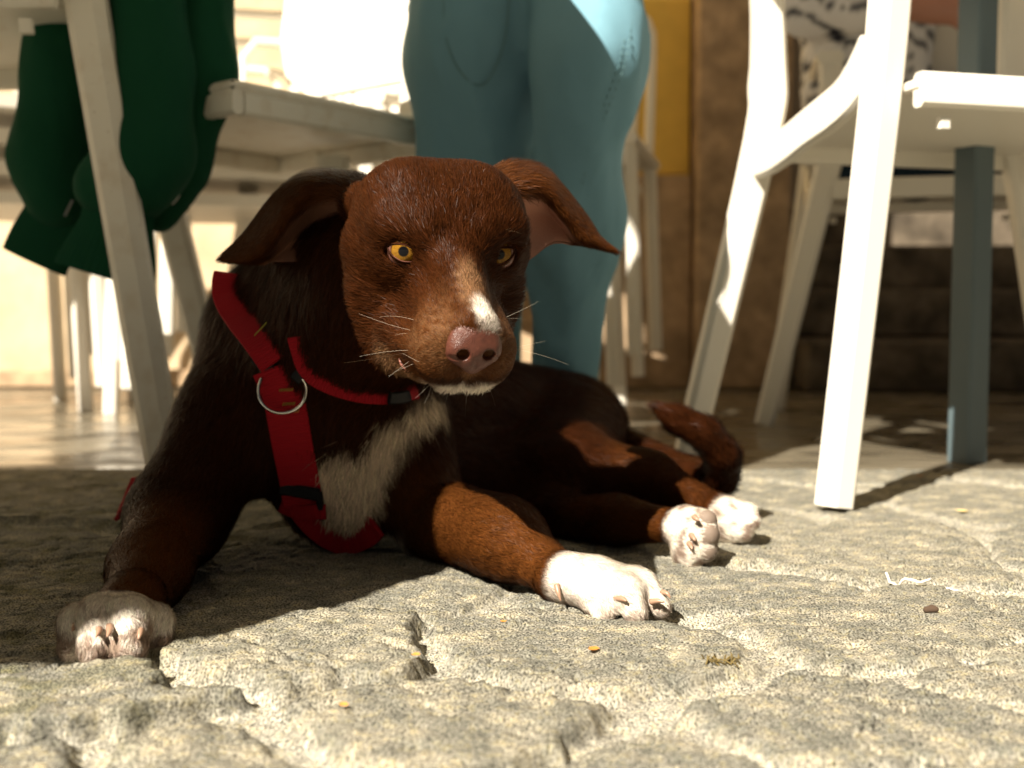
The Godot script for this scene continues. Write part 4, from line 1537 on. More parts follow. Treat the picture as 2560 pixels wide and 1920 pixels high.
# moulded armchair; its back towards +z
func armchair(label: String, at: Vector3, turn: float, m: Material, group := "") -> Node3D:
	var t := thing("armchair", label, "chair", at, turn, group)
	for s in [-1.0, 1.0]:
		var f := [Vector3(s * 0.285, 0.0, 0.185), Vector3(s * 0.226, 0.44, 0.165), Vector3(s * 0.205, 0.66, 0.16), Vector3(s * 0.198, 0.84, 0.205)]
		var r := [Vector3(s * 0.300, 0.0, -0.175), Vector3(s * 0.205, 0.42, -0.16), Vector3(s * 0.190, 0.52, -0.165), Vector3(s * 0.192, 0.655, -0.17)]
		part("leg", bar(smooth_path(f, 10), [0.040, 0.041, 0.042, 0.044, 0.045, 0.046, 0.047, 0.047, 0.046, 0.044, 0.042], 0.034, Vector3(1, 0, 0.15 * s), 0.010), m, t)
		part("leg", bar(smooth_path(r, 14), [0.034, 0.036, 0.038, 0.04, 0.042, 0.044, 0.046, 0.048, 0.05, 0.05, 0.046, 0.044, 0.042, 0.042, 0.042], 0.032, Vector3(1, 0, 0.1), 0.007), m, t)
		var rail := [Vector3(s * 0.212, 0.405, -0.150), Vector3(s * 0.218, 0.408, -0.085), Vector3(s * 0.222, 0.425, 0.0), Vector3(s * 0.224, 0.445, 0.09), Vector3(s * 0.224, 0.480, 0.145)]
		part("side_rail", bar(smooth_path(rail, 14), 0.016, [0.04, 0.042, 0.044, 0.045, 0.045, 0.046, 0.046, 0.046, 0.047, 0.048, 0.048, 0.050, 0.053, 0.057, 0.062], Vector3.RIGHT, 0.004), m, t)
		part("arm", bar(smooth_path([Vector3(s * 0.198, 0.655, 0.18), Vector3(s * 0.205, 0.668, 0.08), Vector3(s * 0.200, 0.668, -0.06), Vector3(s * 0.194, 0.66, -0.19)], 8), 0.048, 0.022, Vector3.RIGHT, 0.007), m, t)
	part("seat", bar(smooth_path([Vector3(0, 0.440, 0.2), Vector3(0, 0.438, 0.1), Vector3(0, 0.432, -0.05), Vector3(0, 0.436, -0.17)], 8), 0.412, 0.012, Vector3.RIGHT, 0.003), m, t)
	part("back_apron", bar([Vector3(-0.204, 0.434, 0.198), Vector3(0.204, 0.434, 0.198)], 0.018, 0.036, Vector3(0, 0, 1), 0.004), m, t)
	part("front_apron", bar([Vector3(-0.188, 0.428, -0.172), Vector3(0.188, 0.428, -0.172)], 0.014, 0.036, Vector3(0, 0, 1), 0.003), m, t)
	for x in [-0.17, 0.17]:
		part("stacking_peg", bar([Vector3(x, 0.408, 0.192), Vector3(x, 0.396, 0.192)], 0.014, 0.010, Vector3.RIGHT, 0.002), m, t)
	part("backrest", bar(smooth_path([Vector3(0, 0.585, 0.158), Vector3(0, 0.66, 0.165), Vector3(0, 0.84, 0.205)], 8), 0.352, 0.010, Vector3.RIGHT, 0.003), m, t)
	return t

# a flat plate from an outline (x, z), with a chamfered edge
func plate(outline: Array, y0: float, y1: float, bevel: float) -> ArrayMesh:
	var mid := Vector2.ZERO
	for q in outline:
		mid += q
	mid /= outline.size()
	var st := SurfaceTool.new()
	st.begin(Mesh.PRIMITIVE_TRIANGLES)
	var n := outline.size()
	var rings := []
	for lv in [[y0, bevel], [y0 + bevel, 0.0], [y1 - bevel, 0.0], [y1, bevel]]:
		var ring := []
		for q in outline:
			var e: Vector2 = q + (mid - q).normalized() * lv[1]
			ring.append(Vector3(e.x, lv[0], e.y))
		rings.append(ring)
	for r in 3:
		for k in n:
			var quad := [rings[r][k], rings[r][(k + 1) % n], rings[r + 1][(k + 1) % n], rings[r + 1][k]]
			var nn: Vector3 = (quad[1] - quad[0]).cross(quad[3] - quad[0]).normalized()
			if nn.dot((quad[0] + quad[2]) * 0.5 - Vector3(mid.x, (y0 + y1) * 0.5, mid.y)) < 0.0:
				nn = -nn
			put_quad(st, quad, nn)
	for r in [0, 3]:
		var up := Vector3.DOWN if r == 0 else Vector3.UP
		for k in range(1, n - 1):
			var a: Vector3 = rings[r][0]
			var b: Vector3 = rings[r][k]
			var c: Vector3 = rings[r][k + 1]
			if (c - a).cross(b - a).dot(up) < 0.0:
				var h := b
				b = c
				c = h
			for v in [a, b, c]:
				st.set_normal(up)
				st.add_vertex(v)
	return st.commit()

# small stacking chair: a hoop for a back, flat seat, four straight legs; origin at the floor under the seat
func hoop_chair(label: String, at: Vector3, turn: float, tilt: float, group: String, m: Material):
	var t := thing("stacking_chair", label, "chair", at, turn, group)
	t.rotation.x = tilt
	for s in [-1.0, 1.0]:
		part("leg", bar([Vector3(s * 0.20, 0.0, 0.18), Vector3(s * 0.185, 0.425, 0.165)], 0.030, 0.022, Vector3.RIGHT, 0.006), m, t)
		part("leg", bar([Vector3(s * 0.20, 0.0, -0.19), Vector3(s * 0.185, 0.425, -0.165)], 0.030, 0.022, Vector3.RIGHT, 0.006), m, t)
	part("seat", bar([Vector3(0, 0.437, 0.2), Vector3(0, 0.432, -0.2)], 0.41, 0.024, Vector3.RIGHT, 0.008), m, t)
	var hoop := [Vector3(-0.18, 0.448, -0.185), Vector3(-0.182, 0.70, -0.215), Vector3(-0.175, 0.755, -0.222), Vector3(-0.145, 0.785, -0.226), Vector3(0.0, 0.79, -0.227), Vector3(0.145, 0.785, -0.226), Vector3(0.175, 0.755, -0.222), Vector3(0.182, 0.70, -0.215), Vector3(0.18, 0.448, -0.185)]
	part("back_hoop", tube(hoop, 0.0115, 10, 48), m, t)
	part("back_splat", bar([Vector3(-0.06, 0.448, -0.185), Vector3(-0.06, 0.62, -0.205), Vector3(-0.03, 0.66, -0.21), Vector3(0.03, 0.66, -0.21), Vector3(0.06, 0.62, -0.205), Vector3(0.06, 0.448, -0.185)], 0.012, 0.016, Vector3(0, 0, 1), 0.004), m, t)

# flat seat on a column with a broad back plate at its -z end
func slab_chair(label: String, at: Vector3, turn: float, m: Material):
	var t := thing("side_chair", label, "chair", at, turn)
	part("seat", slab(Vector3(0.40, 0.012, 0.40), 0.004), m, t, Vector3(0, 0.464, 0))
	for s in [-1.0, 1.0]:
		part("apron", bar([Vector3(s * 0.192, 0.445, -0.2), Vector3(s * 0.192, 0.445, 0.2)], 0.016, 0.028, Vector3.RIGHT, 0.004), m, t)
		part("back_post", bar([Vector3(0.185, 0.45, s * 0.10), Vector3(0.20, 0.59, s * 0.11)], 0.02, 0.035, Vector3.RIGHT, 0.005), m, t)
	part("column", tube([Vector3(0.13, 0.02, 0), Vector3(0.13, 0.435, 0)], 0.028, 16), m, t)
	part("base_plate", slab(Vector3(0.30, 0.02, 0.30), 0.006), m, t, Vector3(0.13, 0.012, 0))
	part("apron", bar([Vector3(-0.182, 0.445, 0.192), Vector3(0.182, 0.445, 0.192)], 0.016, 0.028, Vector3.BACK, 0.004), m, t)
	part("apron", bar([Vector3(-0.182, 0.445, -0.192), Vector3(0.182, 0.445, -0.192)], 0.016, 0.028, Vector3.BACK, 0.004), m, t)
	part("backrest", bar([Vector3(0.195, 0.545, 0), Vector3(0.196, 0.555, 0), Vector3(0.20, 0.59, 0), Vector3(0.21, 0.65, 0), Vector3(0.24, 0.85, 0)], [0.20, 0.26, 0.36, 0.41, 0.40], 0.012, Vector3.BACK, 0.004), m, t)

func make_furniture():
	# armchair at the right; its left feet stand on the paving and at its edge
	armchair("white plastic armchair beside the dog's tail, standing in the sun", Vector3(0.571, 0.0, -1.395), deg_to_rad(14.0), M.resin)
	# armchair at the left with the sweatshirt, its leg in shade
	armchair("white plastic armchair with the green sweatshirt hanging from it", Vector3(-0.687, 0.0, -1.374), deg_to_rad(6.0), M.resin_worn)
	var hung: Node3D = get_child(get_child_count() - 1)
	hung.scale = Vector3(1, 1.25, 1)
	hung.rotation.z = 0.045
	# flat-seated chair behind the dog's head
	slab_chair("cream flat-seated chair behind the dog's head, beside the teal trousers", Vector3(-0.350, 0.0, -1.548), deg_to_rad(51.5), M.resin_worn)
	# sunlit armchair further back
	armchair("white plastic armchair in full sun near the yellow panel", Vector3(-0.36, 0.0, -2.60), deg_to_rad(150.0), M.resin)
	# second armchair under the far table
	armchair("white plastic armchair behind the blue-grey table post", Vector3(0.80, 0.0, -2.12), deg_to_rad(166.0), M.resin)
	# stacks by the wall
	for k in 4:
		hoop_chair(["lowest white hoop-backed chair of the stack left of the yellow panel", "white hoop-backed chair, second up in the stack left of the yellow panel", "white hoop-backed chair, third up in the stack left of the yellow panel", "topmost white hoop-backed chair of the stack left of the yellow panel"][k], Vector3(-0.66 + k * 0.05, 0.0 + k * 0.055, -2.45 + k * 0.035), deg_to_rad(12.0), 0.0, "stack of chairs left of the yellow panel", M.resin)
	for k in 4:
		hoop_chair(["lowest white hoop-backed chair of the stack behind the green sweatshirt", "white hoop-backed chair, second up in the stack behind the green sweatshirt", "white hoop-backed chair, third up in the stack behind the green sweatshirt", "topmost white hoop-backed chair of the stack behind the green sweatshirt"][k], Vector3(-1.16 + k * 0.05, k * 0.055, -2.36 + k * 0.03), deg_to_rad(30.0), 0.0, "stack of chairs behind the green sweatshirt", M.resin)
	for k in 3:
		hoop_chair(["lowest white hoop-backed chair of the stack beside the teal trousers", "middle white hoop-backed chair of the stack beside the teal trousers", "topmost white hoop-backed chair of the stack beside the teal trousers"][k], Vector3(0.01 + k * 0.045, 0.0 + k * 0.06, -2.40 - k * 0.03), deg_to_rad(-14.0), 0.0, "stack of chairs below the yellow panel", M.resin)
	# blue-grey post of a table
	var t := thing("pedestal_table", "table with square blue-grey post standing between the white chairs", "table", Vector3(0.625, 0.0, -1.50), deg_to_rad(28.0))
	part("post", bar([Vector3(0, 0.0, 0), Vector3(0, 0.72, 0)], 0.038, 0.038, Vector3.RIGHT, 0.003), M.post, t)
	part("table_top", slab(Vector3(0.5, 0.025, 0.5), 0.006), M.post, t, Vector3(0.0, 0.735, 0.0))
	# table out of view; the clipped corners shape its shade over the dog's chest
	t = thing("unseen_cafe_table", "white cafe table out of view above the left chair, shading the dog's chest", "table", Vector3(-0.75, 0, -0.75))
	var edge := [Vector2(-0.614, -0.066), Vector2(-0.04, -1.02), Vector2(-0.045, -1.30), Vector2(-0.50, -1.55), Vector2(-0.74, -1.55), Vector2(-1.38, -0.49), Vector2(-1.30, -0.20), Vector2(-0.86, 0.02)]
	part("table_top", plate(edge, 0.726, 0.754, 0.006), M.resin, t, -t.position)
	part("column", bar([Vector3(-0.05, 0.012, 0.1), Vector3(-0.05, 0.726, 0.1)], 0.07, 0.07, Vector3.RIGHT, 0.01), M.post, t)
	part("base_plate", slab(Vector3(0.44, 0.016, 0.44), 0.004), M.post, t, Vector3(-0.05, 0.006, 0.1))
	# cantilever canopy out of view, placed to shade the terrace behind
	t = thing("unseen_parasol", "large beige cantilever canopy out of view, shading the terrace behind the dog", "unseen_parasol", Vector3(2.3, 0, -0.4))
	var peak := Vector3(-1.95, 2.62, -0.83)
	var rim := [Vector3(-3.2, 2.28, 0.05), Vector3(-0.7, 2.28, 0.05), Vector3(-0.7, 2.28, -1.72), Vector3(-3.2, 2.28, -1.72)]
	for k in 4:
		var p: Vector3 = rim[k]
		var q: Vector3 = rim[(k + 1) % 4]
		var rows := []
		for r in 9:
			var line := []
			for c in 9:
				var e := p.lerp(q, c / 8.0)
				var w := r / 8.0
				line.append(peak.lerp(e, w) + Vector3(0, -0.06 * sin(PI * w) * sin(PI * c / 8.0), 0))
			rows.append(line)
		part("canopy_panel", sheet(rows), M.canvas, t)
		part("rib", tube([peak - Vector3(0, 0.02, 0), p - Vector3(0, 0.015, 0)], 0.012, 6), M.post, t)
	part("mast", bar([Vector3(0, 0, 0), Vector3(0, 2.75, 0)], 0.09, 0.06, Vector3.RIGHT, 0.01), M.post, t)
	part("arm", bar([Vector3(0, 2.7, 0), peak + Vector3(0, 0.06, 0)], 0.06, 0.05, Vector3.UP, 0.01), M.post, t)
	part("base_plate", slab(Vector3(0.8, 0.06, 0.8), 0.01), M.stone_dark, t, Vector3(0, 0.03, 0))

# ---------------------------------------------------------------- the house behind
func make_wall():
	var h := thing("house", "cafe front with yellow panel, brown stone pilaster and dark doorway", "building", Vector3(0, 0, -3.05))
	# plastered wall, panels set back in it
	var top := 3.2
	part("wall", slab(Vector3(5.0, top, 0.3), 0.004), M.plaster, h, Vector3(-2.997, top * 0.5, -0.15))
	part("plinth", slab(Vector3(0.988, 0.586, 0.3), 0.004), M.stone_brown, h, Vector3(-0.0, 0.293, -0.145))
	part("panel", slab(Vector3(0.986, top - 0.59, 0.2), 0.004), M.yellow, h, Vector3(0.0, 0.59 + (top - 0.59) * 0.5, -0.13))
	part("pilaster", slab(Vector3(0.255, top, 0.42), 0.008), M.stone_brown, h, Vector3(0.626, top * 0.5, -0.15))
	part("lintel", slab(Vector3(1.30, 0.5, 0.4), 0.006), M.stone_brown, h, Vector3(1.406, 2.55, -0.16))
	part("far_pilaster", slab(Vector3(0.5, top, 0.42), 0.006), M.stone_brown, h, Vector3(2.31, top * 0.5, -0.15))
	part("wall", slab(Vector3(3.0, top, 0.3), 0.004), M.plaster, h, Vector3(4.065, top * 0.5, -0.15))
	part("cornice", slab(Vector3(10.0, 0.16, 0.5), 0.01), M.plaster, h, Vector3(0.4, top + 0.082, -0.12))
	part("skirting", slab(Vector3(4.9, 0.05, 0.03), 0.004), M.stone_brown, h, Vector3(-2.96, 0.028, 0.017))
	# doorway with steps going up into the dark
	var room := thing("doorway", "", "")
	room.set_meta("kind", "structure")
	for k in 4:
		part("step", slab(Vector3(1.28, 0.14, 0.30), 0.01), M.stone_dark, room, Vector3(1.41, 0.068 + k * 0.14, -3.02 - k * 0.27))
	part("back_wall", slab(Vector3(3.0, 3.3, 0.1), 0.002), M.inside, room, Vector3(1.4, 1.65, -5.0))
	part("side_wall", slab(Vector3(0.1, 3.3, 1.72), 0.002), M.inside, room, Vector3(0.70, 1.65, -4.08))
	part("side_wall", slab(Vector3(0.1, 3.3, 1.72), 0.002), M.inside, room, Vector3(2.12, 1.65, -4.08))
	part("ceiling", slab(Vector3(1.4, 0.1, 1.9), 0.002), M.inside, room, Vector3(1.41, 2.86, -4.2))
	part("landing", slab(Vector3(1.3, 0.1, 1.0), 0.002), M.stone_dark, room, Vector3(1.41, 0.47, -4.45))

func make_small_things():
	var r := RandomNumberGenerator.new()
	r.seed = 12
	# dry leaves and bits on the stones
	var leaves := [[Vector3(0.0484, 0, -0.6406), 0.008, "bit", "orange leaf scrap on the flagstone below the paw"], [Vector3(-0.054, 0, -0.6068), 0.006, "", "orange leaf scrap on the pale mortar joint"], [Vector3(0.4648, 0, -1.1239), 0.013, "", "pale yellow leaf lying behind the armchair leg"], [Vector3(0.5047, 0, -1.3484), 0.010, "", "brown leaf lying under the armchair seat"], [Vector3(-0.0052, 0, -0.7033), 0.005, "", "small orange leaf scrap beside the stretched leg"], [Vector3(-0.0827, 0, -0.529), 0.006, "", "orange leaf scrap on the flagstone with a broken edge"]]
	var tint := [Color(0.55, 0.20, 0.03), Color(0.60, 0.25, 0.05), Color(0.62, 0.48, 0.20), Color(0.30, 0.13, 0.05), Color(0.55, 0.22, 0.04), Color(0.6, 0.25, 0.05)]
	for i in leaves.size():
		var at: Vector3 = leaves[i][0]
		at.y = paving(at.x, -at.z)[0] + 0.001 if -at.z < 1.42 else 0.002
		var rows := []
		var sz: float = leaves[i][1]
		for a in 7:
			var u := a / 6.0 - 0.5
			var wdt := sz * 0.42 * sqrt(maxf(0.02, 1.0 - 4.0 * u * u)) * r.randf_range(0.8, 1.15)
			var line := []
			for b in 5:
				var w := b / 4.0 - 0.5
				line.append(Vector3(u * sz, 0.0012 + 0.25 * sz * u * u + 0.3 * absf(w) * wdt, w * 2.0 * wdt))
			rows.append(line)
		var o := part("leaf", sheet(rows), mat(lin(tint[i].r, tint[i].g, tint[i].b), 0.7), self, at)
		o.rotation.y = r.randf() * TAU
		tag(o, leaves[i][3], "leaf", "leaf scraps on the paving")
	# white thread
	var th := []
	for a in [Vector3(0.283, 0, -0.8201), Vector3(0.289, 0, -0.8029), Vector3(0.2997, 0, -0.7957), Vector3(0.3142, 0, -0.8029), Vector3(0.3271, 0, -0.7945)]:
		th.append(a)
	th = smooth_path(th, 24)
	for i in th.size():
		th[i].y = paving(th[i].x, -th[i].z)[0] + 0.0036
	var o2 := part("thread", tube(th, 0.0010, 5), M.resin, self)
	tag(o2, "white thread lying curled on the sunlit flagstone", "thread")
	# crumb of dark bark and a tuft of dry moss
	var at2 := Vector3(0.279, 0, -0.7205)
	var f := Field.new()
	f.k = 0.0008
	f.bone(Vector3(-0.003, 0.0025, 0), 0.0022, Vector3(0.003, 0.003, 0.001), 0.0018)
	f.ball(Vector3(0.001, 0.0035, -0.001), Vector3(0.0025, 0.002, 0.002))
	f.mesh(0.0007)
	o2 = part("pebble", arrays_mesh(f.v, f.n, f.idx), mat(lin(0.06, 0.035, 0.02), 0.9), self, Vector3(at2.x, paving(at2.x, -at2.z)[0] - 0.0006, at2.z))
	tag(o2, "tiny dark brown crumb on the flagstone near the white thread", "crumb")
	var tf := thing("moss_tuft", "small dry moss tuft on the flagstone below the front paw", "moss", Vector3(0.1214, 0, -0.6153))
	tf.position.y = paving(tf.position.x, -tf.position.z)[0]
	for k in 26:
		var a := Vector3(r.randfn(0, 0.0045), 0.0005, r.randfn(0, 0.0035))
		var b := a + Vector3(r.randfn(0, 0.004), r.randf_range(0.0015, 0.005), r.randfn(0, 0.003))
		part("sprig", tube([a, (a + b) * 0.5 + Vector3(0, 0.001, 0), b], [0.0006, 0.0005, 0.0001], 4, 4), M.moss, tf)

# ---------------------------------------------------------------- people and clothing
# pushes a field's surface in and out in long folds that run along a direction
func folds(f: Field, along: Vector3, amp: float, scale: float, stretch: float, sd: float):
	var a := along.normalized()
	for i in f.v.size():
		var p := f.v[i]
		var q := (p - a * p.dot(a) * (1.0 - 1.0 / stretch)) * scale + Vector3(sd, sd * 0.7, 0)
		var w := noise.get_noise_3dv(q)
		w = (1.0 - pow(absf(w) * 2.2, 0.7)) * 0.75 + noise.get_noise_3dv(q * 0.5 + Vector3(9, 9, 9)) * 0.9
		f.v[i] = p + f.n[i] * w * amp
	f.n = smooth_normals(f.v, f.idx)

func from_field(f: Field, col = null) -> ArrayMesh:
	return arrays_mesh(f.v, f.n, f.idx, col)

func make_people():
	# standing person in teal trousers
	var t := thing("person", "person in teal cargo trousers standing behind the dog", "person", Vector3(0.0622, 0.1147, -1.42) * Vector3(1, 0, 1))
	var sh := -t.position
	var f := Field.new()
	f.k = 0.022
	f.bone(Vector3(-0.0287, 0.7828, -1.47), 0.088, Vector3(-0.0445, 0.5343, -1.46), 0.078)
	f.bone(Vector3(-0.0445, 0.5343, -1.46), 0.078, Vector3(-0.0532, 0.3221, -1.47), 0.064)
	f.bone(Vector3(-0.0532, 0.3221, -1.47), 0.064, Vector3(-0.0493, 0.1071, -1.5), 0.052)
	f.bone(Vector3(0.0806, 0.763, -1.42), 0.085, Vector3(0.093, 0.4998, -1.33), 0.050)
	f.bone(Vector3(0.093, 0.4998, -1.33), 0.050, Vector3(0.0699, 0.3146, -1.38), 0.048)
	f.bone(Vector3(0.0699, 0.3146, -1.38), 0.048, Vector3(0.07, 0.1095, -1.42), 0.038)
	f.bone(Vector3(0.0262, 0.8479, -1.48), 0.12, Vector3(0.0264, 0.944, -1.5), 0.115)
	f.mesh(0.010)
	folds(f, Vector3(-0.1, 1, 0.05), 0.012, 8.0, 4.0, 3.0)
	var legs := part("trousers", from_field(f), M.teal, t, sh)
	# side seam with its two rows of stitches, and the patch pocket
	for k in 2:
		var row := settled(f, [Vector3(0.1311, 0.5388, -1.3), Vector3(0.123, 0.4886, -1.28), Vector3(0.1013, 0.4297, -1.28), Vector3(0.082, 0.3731, -1.3), Vector3(0.0645, 0.3096, -1.32)], 0.003, 60)
		for i in 30:
			var e := Vector3(k * 0.006, 0, 0)
			part("stitch", tube([row[i * 2] + e, row[i * 2 + 1] + e], 0.0007, 5), M.teal_seam, legs)
	var pocket := [Vector3(-0.084, 0.614, -1.4), Vector3(-0.0822, 0.5477, -1.4), Vector3(-0.0643, 0.5008, -1.4), Vector3(-0.0342, 0.4849, -1.4), Vector3(-0.009, 0.5354, -1.4), Vector3(-0.0025, 0.614, -1.4)]
	part("pocket_edge", tube(settled(f, pocket, 0.004, 60), 0.0011, 6), M.teal_seam, legs)
	var body := Field.new()
	body.k = 0.03
	body.bone(Vector3(0.0264, 0.9848, -1.5), 0.13, Vector3(0.0264, 1.3012, -1.52), 0.15)
	body.bone(Vector3(0.0264, 1.3012, -1.52), 0.10, Vector3(0.0259, 1.3757, -1.5), 0.055)
	for s in [-1.0, 1.0]:
		body.bone(Vector3(0.02 + s * 0.19, 1.33, -1.52), 0.055, Vector3(0.02 + s * 0.24, 1.05, -1.55), 0.045)
		body.bone(Vector3(0.02 + s * 0.24, 1.05, -1.55), 0.042, Vector3(0.02 + s * 0.20, 0.86, -1.40), 0.034)
	body.mesh(0.02)
	part("shirt", from_field(body), M.grey_cloth, t, sh)
	var head := Field.new()
	head.k = 0.012
	head.ball(Vector3(0.02, 1.60, -1.49), Vector3(0.075, 0.105, 0.09))
	head.bone(Vector3(0.02, 1.42, -1.51), 0.05, Vector3(0.02, 1.52, -1.50), 0.045)
	head.ball(Vector3(0.02, 1.58, -1.40), Vector3(0.012, 0.02, 0.018))
	head.mesh(0.012)
	part("head", from_field(head), M.flesh, t, sh)
	for x in [1190, 1415]:
		var sx: float = (x - 1280) / 2745.0 * 1.46
		var shoe := Field.new()
		shoe.k = 0.01
		shoe.bone(Vector3(sx, 0.035, -1.50), 0.036, Vector3(sx + 0.03, 0.03, -1.33), 0.030)
		shoe.mesh(0.008)
		for i in shoe.v.size():
			shoe.v[i].y = maxf(shoe.v[i].y, 0.001)
		part("shoe", from_field(shoe), M.dark, t, sh)
	# seated person in a striped shirt, seen between the chairs at the right
	t = thing("person", "person in black and white striped shirt seated by the doorway", "person", Vector3(0.82, 0, -2.2))
	sh = -t.position
	f = Field.new()
	f.k = 0.02
	f.bone(Vector3(0.710, 0.62, -2.22), 0.12, Vector3(0.700, 1.02, -2.26), 0.13)
	f.bone(Vector3(0.570, 1.05, -2.24), 0.055, Vector3(0.570, 0.80, -2.14), 0.048)
	f.bone(Vector3(0.840, 1.05, -2.22), 0.055, Vector3(0.870, 0.80, -2.10), 0.048)
	f.bone(Vector3(0.570, 0.80, -2.14), 0.047, Vector3(0.670, 0.76, -2.02), 0.040)
	f.mesh(0.013)
	folds(f, Vector3(0.2, 0.3, 1), 0.010, 9.0, 2.0, 8.0)
	var stripe := PackedColorArray()
	for p in f.v:
		var q := p.y + 0.45 * (p.x - 0.71) + 0.02 * noise.get_noise_3dv(p * 6.0)
		var k := fmod(q * 28.0 + 40.0, 1.0)
		stripe.append(Color(0.03, 0.035, 0.05) if k < 0.24 else Color(0.68, 0.68, 0.70))
	part("shirt", from_field(f, stripe), M.striped, t, sh)
	f = Field.new()
	f.k = 0.02
	for s in [-1.0, 1.0]:
		f.bone(Vector3(0.76 + s * 0.05, 0.52, -2.22 + s * 0.05), 0.085, Vector3(1.13, 0.51, -2.06 + s * 0.10), 0.062)
		f.bone(Vector3(1.13, 0.51, -2.06 + s * 0.10), 0.058, Vector3(1.16, 0.06, -2.08 + s * 0.10), 0.042)
	f.mesh(0.014)
	folds(f, Vector3(0, 0.2, 1), 0.007, 12.0, 3.0, 1.0)
	part("trousers", from_field(f), M.navy, t, sh)
	f = Field.new()
	f.k = 0.008
	f.bone(Vector3(0.650, 0.765, -2.04), 0.030, Vector3(0.750, 0.745, -1.98), 0.024)
	f.bone(Vector3(0.750, 0.745, -1.98), 0.024, Vector3(0.800, 0.735, -1.97), 0.022)
	for k in 4:
		f.bone(Vector3(0.800, 0.745 - k * 0.012, -1.97), 0.009, Vector3(0.860, 0.735 - k * 0.013, -1.985 + k * 0.004), 0.007)
	f.bone(Vector3(0.780, 0.755, -1.98), 0.009, Vector3(0.820, 0.77, -1.965), 0.008)
	f.mesh(0.006)
	part("forearm", from_field(f), M.flesh, t, sh)
	f = Field.new()
	f.k = 0.012
	f.bone(Vector3(0.700, 1.08, -2.26), 0.05, Vector3(0.700, 1.2, -2.25), 0.045)
	f.ball(Vector3(0.700, 1.28, -2.24), Vector3(0.075, 0.105, 0.09))
	f.ball(Vector3(0.710, 1.26, -2.15), Vector3(0.012, 0.02, 0.018))
	f.mesh(0.012)
	part("head", from_field(f), M.flesh, t, sh)
	for s in [-1.0, 1.0]:
		f = Field.new()
		f.k = 0.01
		f.bone(Vector3(1.16, 0.036, -2.08 + s * 0.10), 0.037, Vector3(1.30, 0.03, -2.06 + s * 0.11), 0.030)
		f.mesh(0.009)
		part("shoe", from_field(f), M.dark, t, sh)

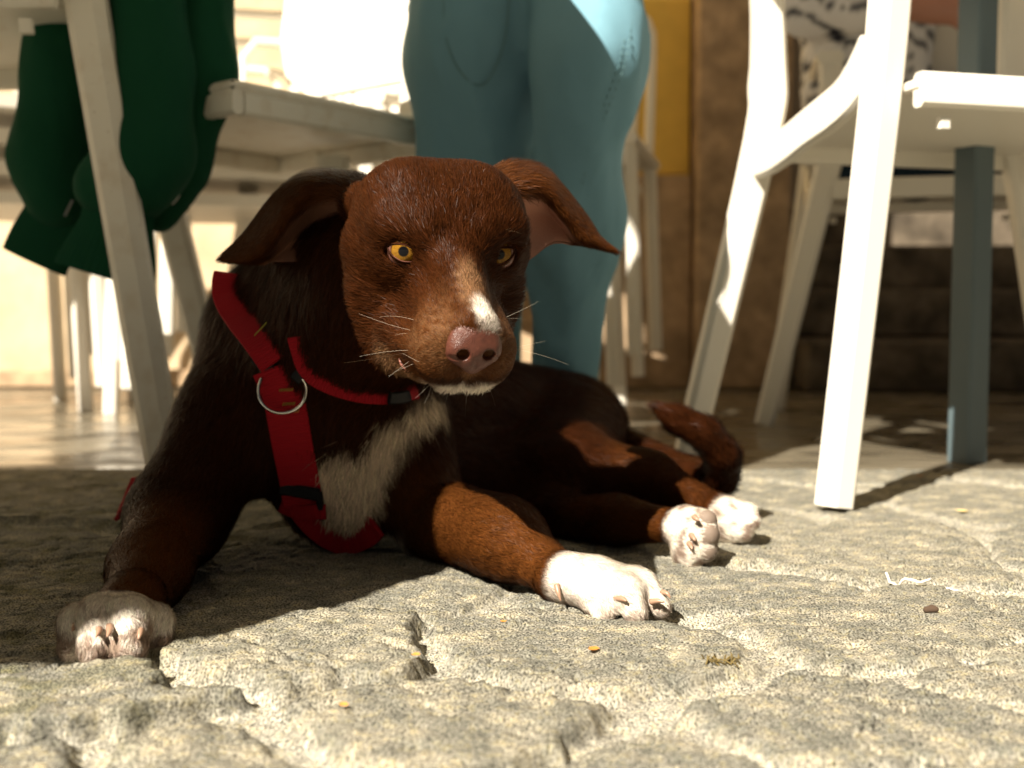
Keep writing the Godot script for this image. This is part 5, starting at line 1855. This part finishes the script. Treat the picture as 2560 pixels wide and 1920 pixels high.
# green sweatshirt hung over the left chair, sleeves dangling
func make_sweatshirt():
	var t := thing("sweatshirt", "dark green sweatshirt hanging over the left armchair, sleeves dangling", "sweatshirt", Vector3(-0.4564, 0.3391, -1.33))
	var sh := -t.position
	var f := Field.new()
	f.k = 0.012
	f.bone(Vector3(-0.3721, 0.6523, -1.34), 0.0391, Vector3(-0.3697, 0.4904, -1.33), 0.0368)
	f.bone(Vector3(-0.3697, 0.4904, -1.33), 0.0368, Vector3(-0.4029, 0.3771, -1.33), 0.0299)
	f.bone(Vector3(-0.4029, 0.3771, -1.33), 0.0299, Vector3(-0.4231, 0.3248, -1.33), 0.0207)
	f.bone(Vector3(-0.4323, 0.6658, -1.38), 0.0517, Vector3(-0.4233, 0.4653, -1.37), 0.0403)
	f.mesh(0.006)
	folds(f, Vector3(-0.15, 1, 0), 0.004, 14.0, 4.5, 5.0)
	part("body_panel", from_field(f), M.green, t, sh)
	f = Field.new()
	f.k = 0.012
	f.bone(Vector3(-0.4221, 0.6304, -1.275), 0.0460, Vector3(-0.4139, 0.4784, -1.275), 0.0391)
	f.bone(Vector3(-0.4139, 0.4784, -1.275), 0.044, Vector3(-0.4138, 0.3865, -1.265), 0.044)
	f.bone(Vector3(-0.4138, 0.3865, -1.265), 0.044, Vector3(-0.4335, 0.3594, -1.265), 0.040)
	f.bone(Vector3(-0.4337, 0.3504, -1.265), 0.0345, Vector3(-0.4658, 0.3459, -1.265), 0.0299)
	f.mesh(0.006)
	folds(f, Vector3(-0.1, 1, 0), 0.0028, 13.0, 4.0, 9.0)
	part("sleeve", from_field(f), M.green, t, sh)
	cuff(t, sh, [Vector3(-0.4478, 0.3323, -1.265), Vector3(-0.4521, 0.305, -1.265), Vector3(-0.4607, 0.2686, -1.265), Vector3(-0.4672, 0.2458, -1.265)], [0.0414, 0.0414, 0.0529, 0.0575], 0.5)
	f = Field.new()
	f.k = 0.012
	f.bone(Vector3(-0.5414, 0.6624, -1.37), 0.0460, Vector3(-0.5455, 0.4992, -1.37), 0.0460)
	f.bone(Vector3(-0.5455, 0.4992, -1.37), 0.0460, Vector3(-0.5629, 0.3922, -1.37), 0.0483)
	f.bone(Vector3(-0.5629, 0.3922, -1.37), 0.0483, Vector3(-0.5571, 0.3476, -1.365), 0.0391)
	f.mesh(0.006)
	folds(f, Vector3(-0.1, 1, 0), 0.0028, 13.0, 4.0, 2.0)
	part("sleeve", from_field(f), M.green, t, sh)
	cuff(t, sh, [Vector3(-0.5547, 0.3427, -1.365), Vector3(-0.5653, 0.3158, -1.365), Vector3(-0.5808, 0.2888, -1.365), Vector3(-0.5913, 0.2667, -1.365)], [0.038, 0.0403, 0.0414, 0.0414], 0.35)
	part("piping", tube([Vector3(-0.3811, 0.5739, -1.295), Vector3(-0.3821, 0.5362, -1.29), Vector3(-0.3876, 0.504, -1.288), Vector3(-0.3965, 0.4767, -1.288)], 0.0013, 5, 30), M.resin, t, sh)
	part("piping", tube([Vector3(-0.3891, 0.3538, -1.302), Vector3(-0.3916, 0.3406, -1.3), Vector3(-0.3993, 0.3313, -1.3)], 0.0014, 5, 16), M.resin, t, sh)
	part("waist_cord", tube([Vector3(-0.5236, 0.338, -1.32), Vector3(-0.5286, 0.3286, -1.32), Vector3(-0.5336, 0.3191, -1.32)], 0.0016, 5, 12), M.cord, t, sh)

# ribbed cuff: a flattened, open tube whose wall is pleated
func cuff(t: Node3D, sh: Vector3, path: Array, rad: Array, flat: float):
	var rows := []
	var n := 160
	for inner in 2:
		for i in 15:
			var u := i / 14.0 if inner == 0 else 1.0 - i / 14.0
			var p: Vector3 = catmull(path, u)
			var r: float = catmull(rad, u) - 0.003 * inner
			var along: Vector3 = (catmull(path, minf(u + 0.05, 1.0)) - catmull(path, maxf(u - 0.05, 0.0))).normalized()
			var s := Vector3.BACK.cross(along).normalized()
			var w := along.cross(s)
			var line := []
			for k in n:
				var a := TAU * k / n
				var rr := r * (1.0 + 0.018 * sin(a * 40.0))
				line.append(p + s * cos(a) * rr + w * sin(a) * rr * flat)
			rows.append(line)
	part("cuff", sheet(rows, true), M.green, t, sh)
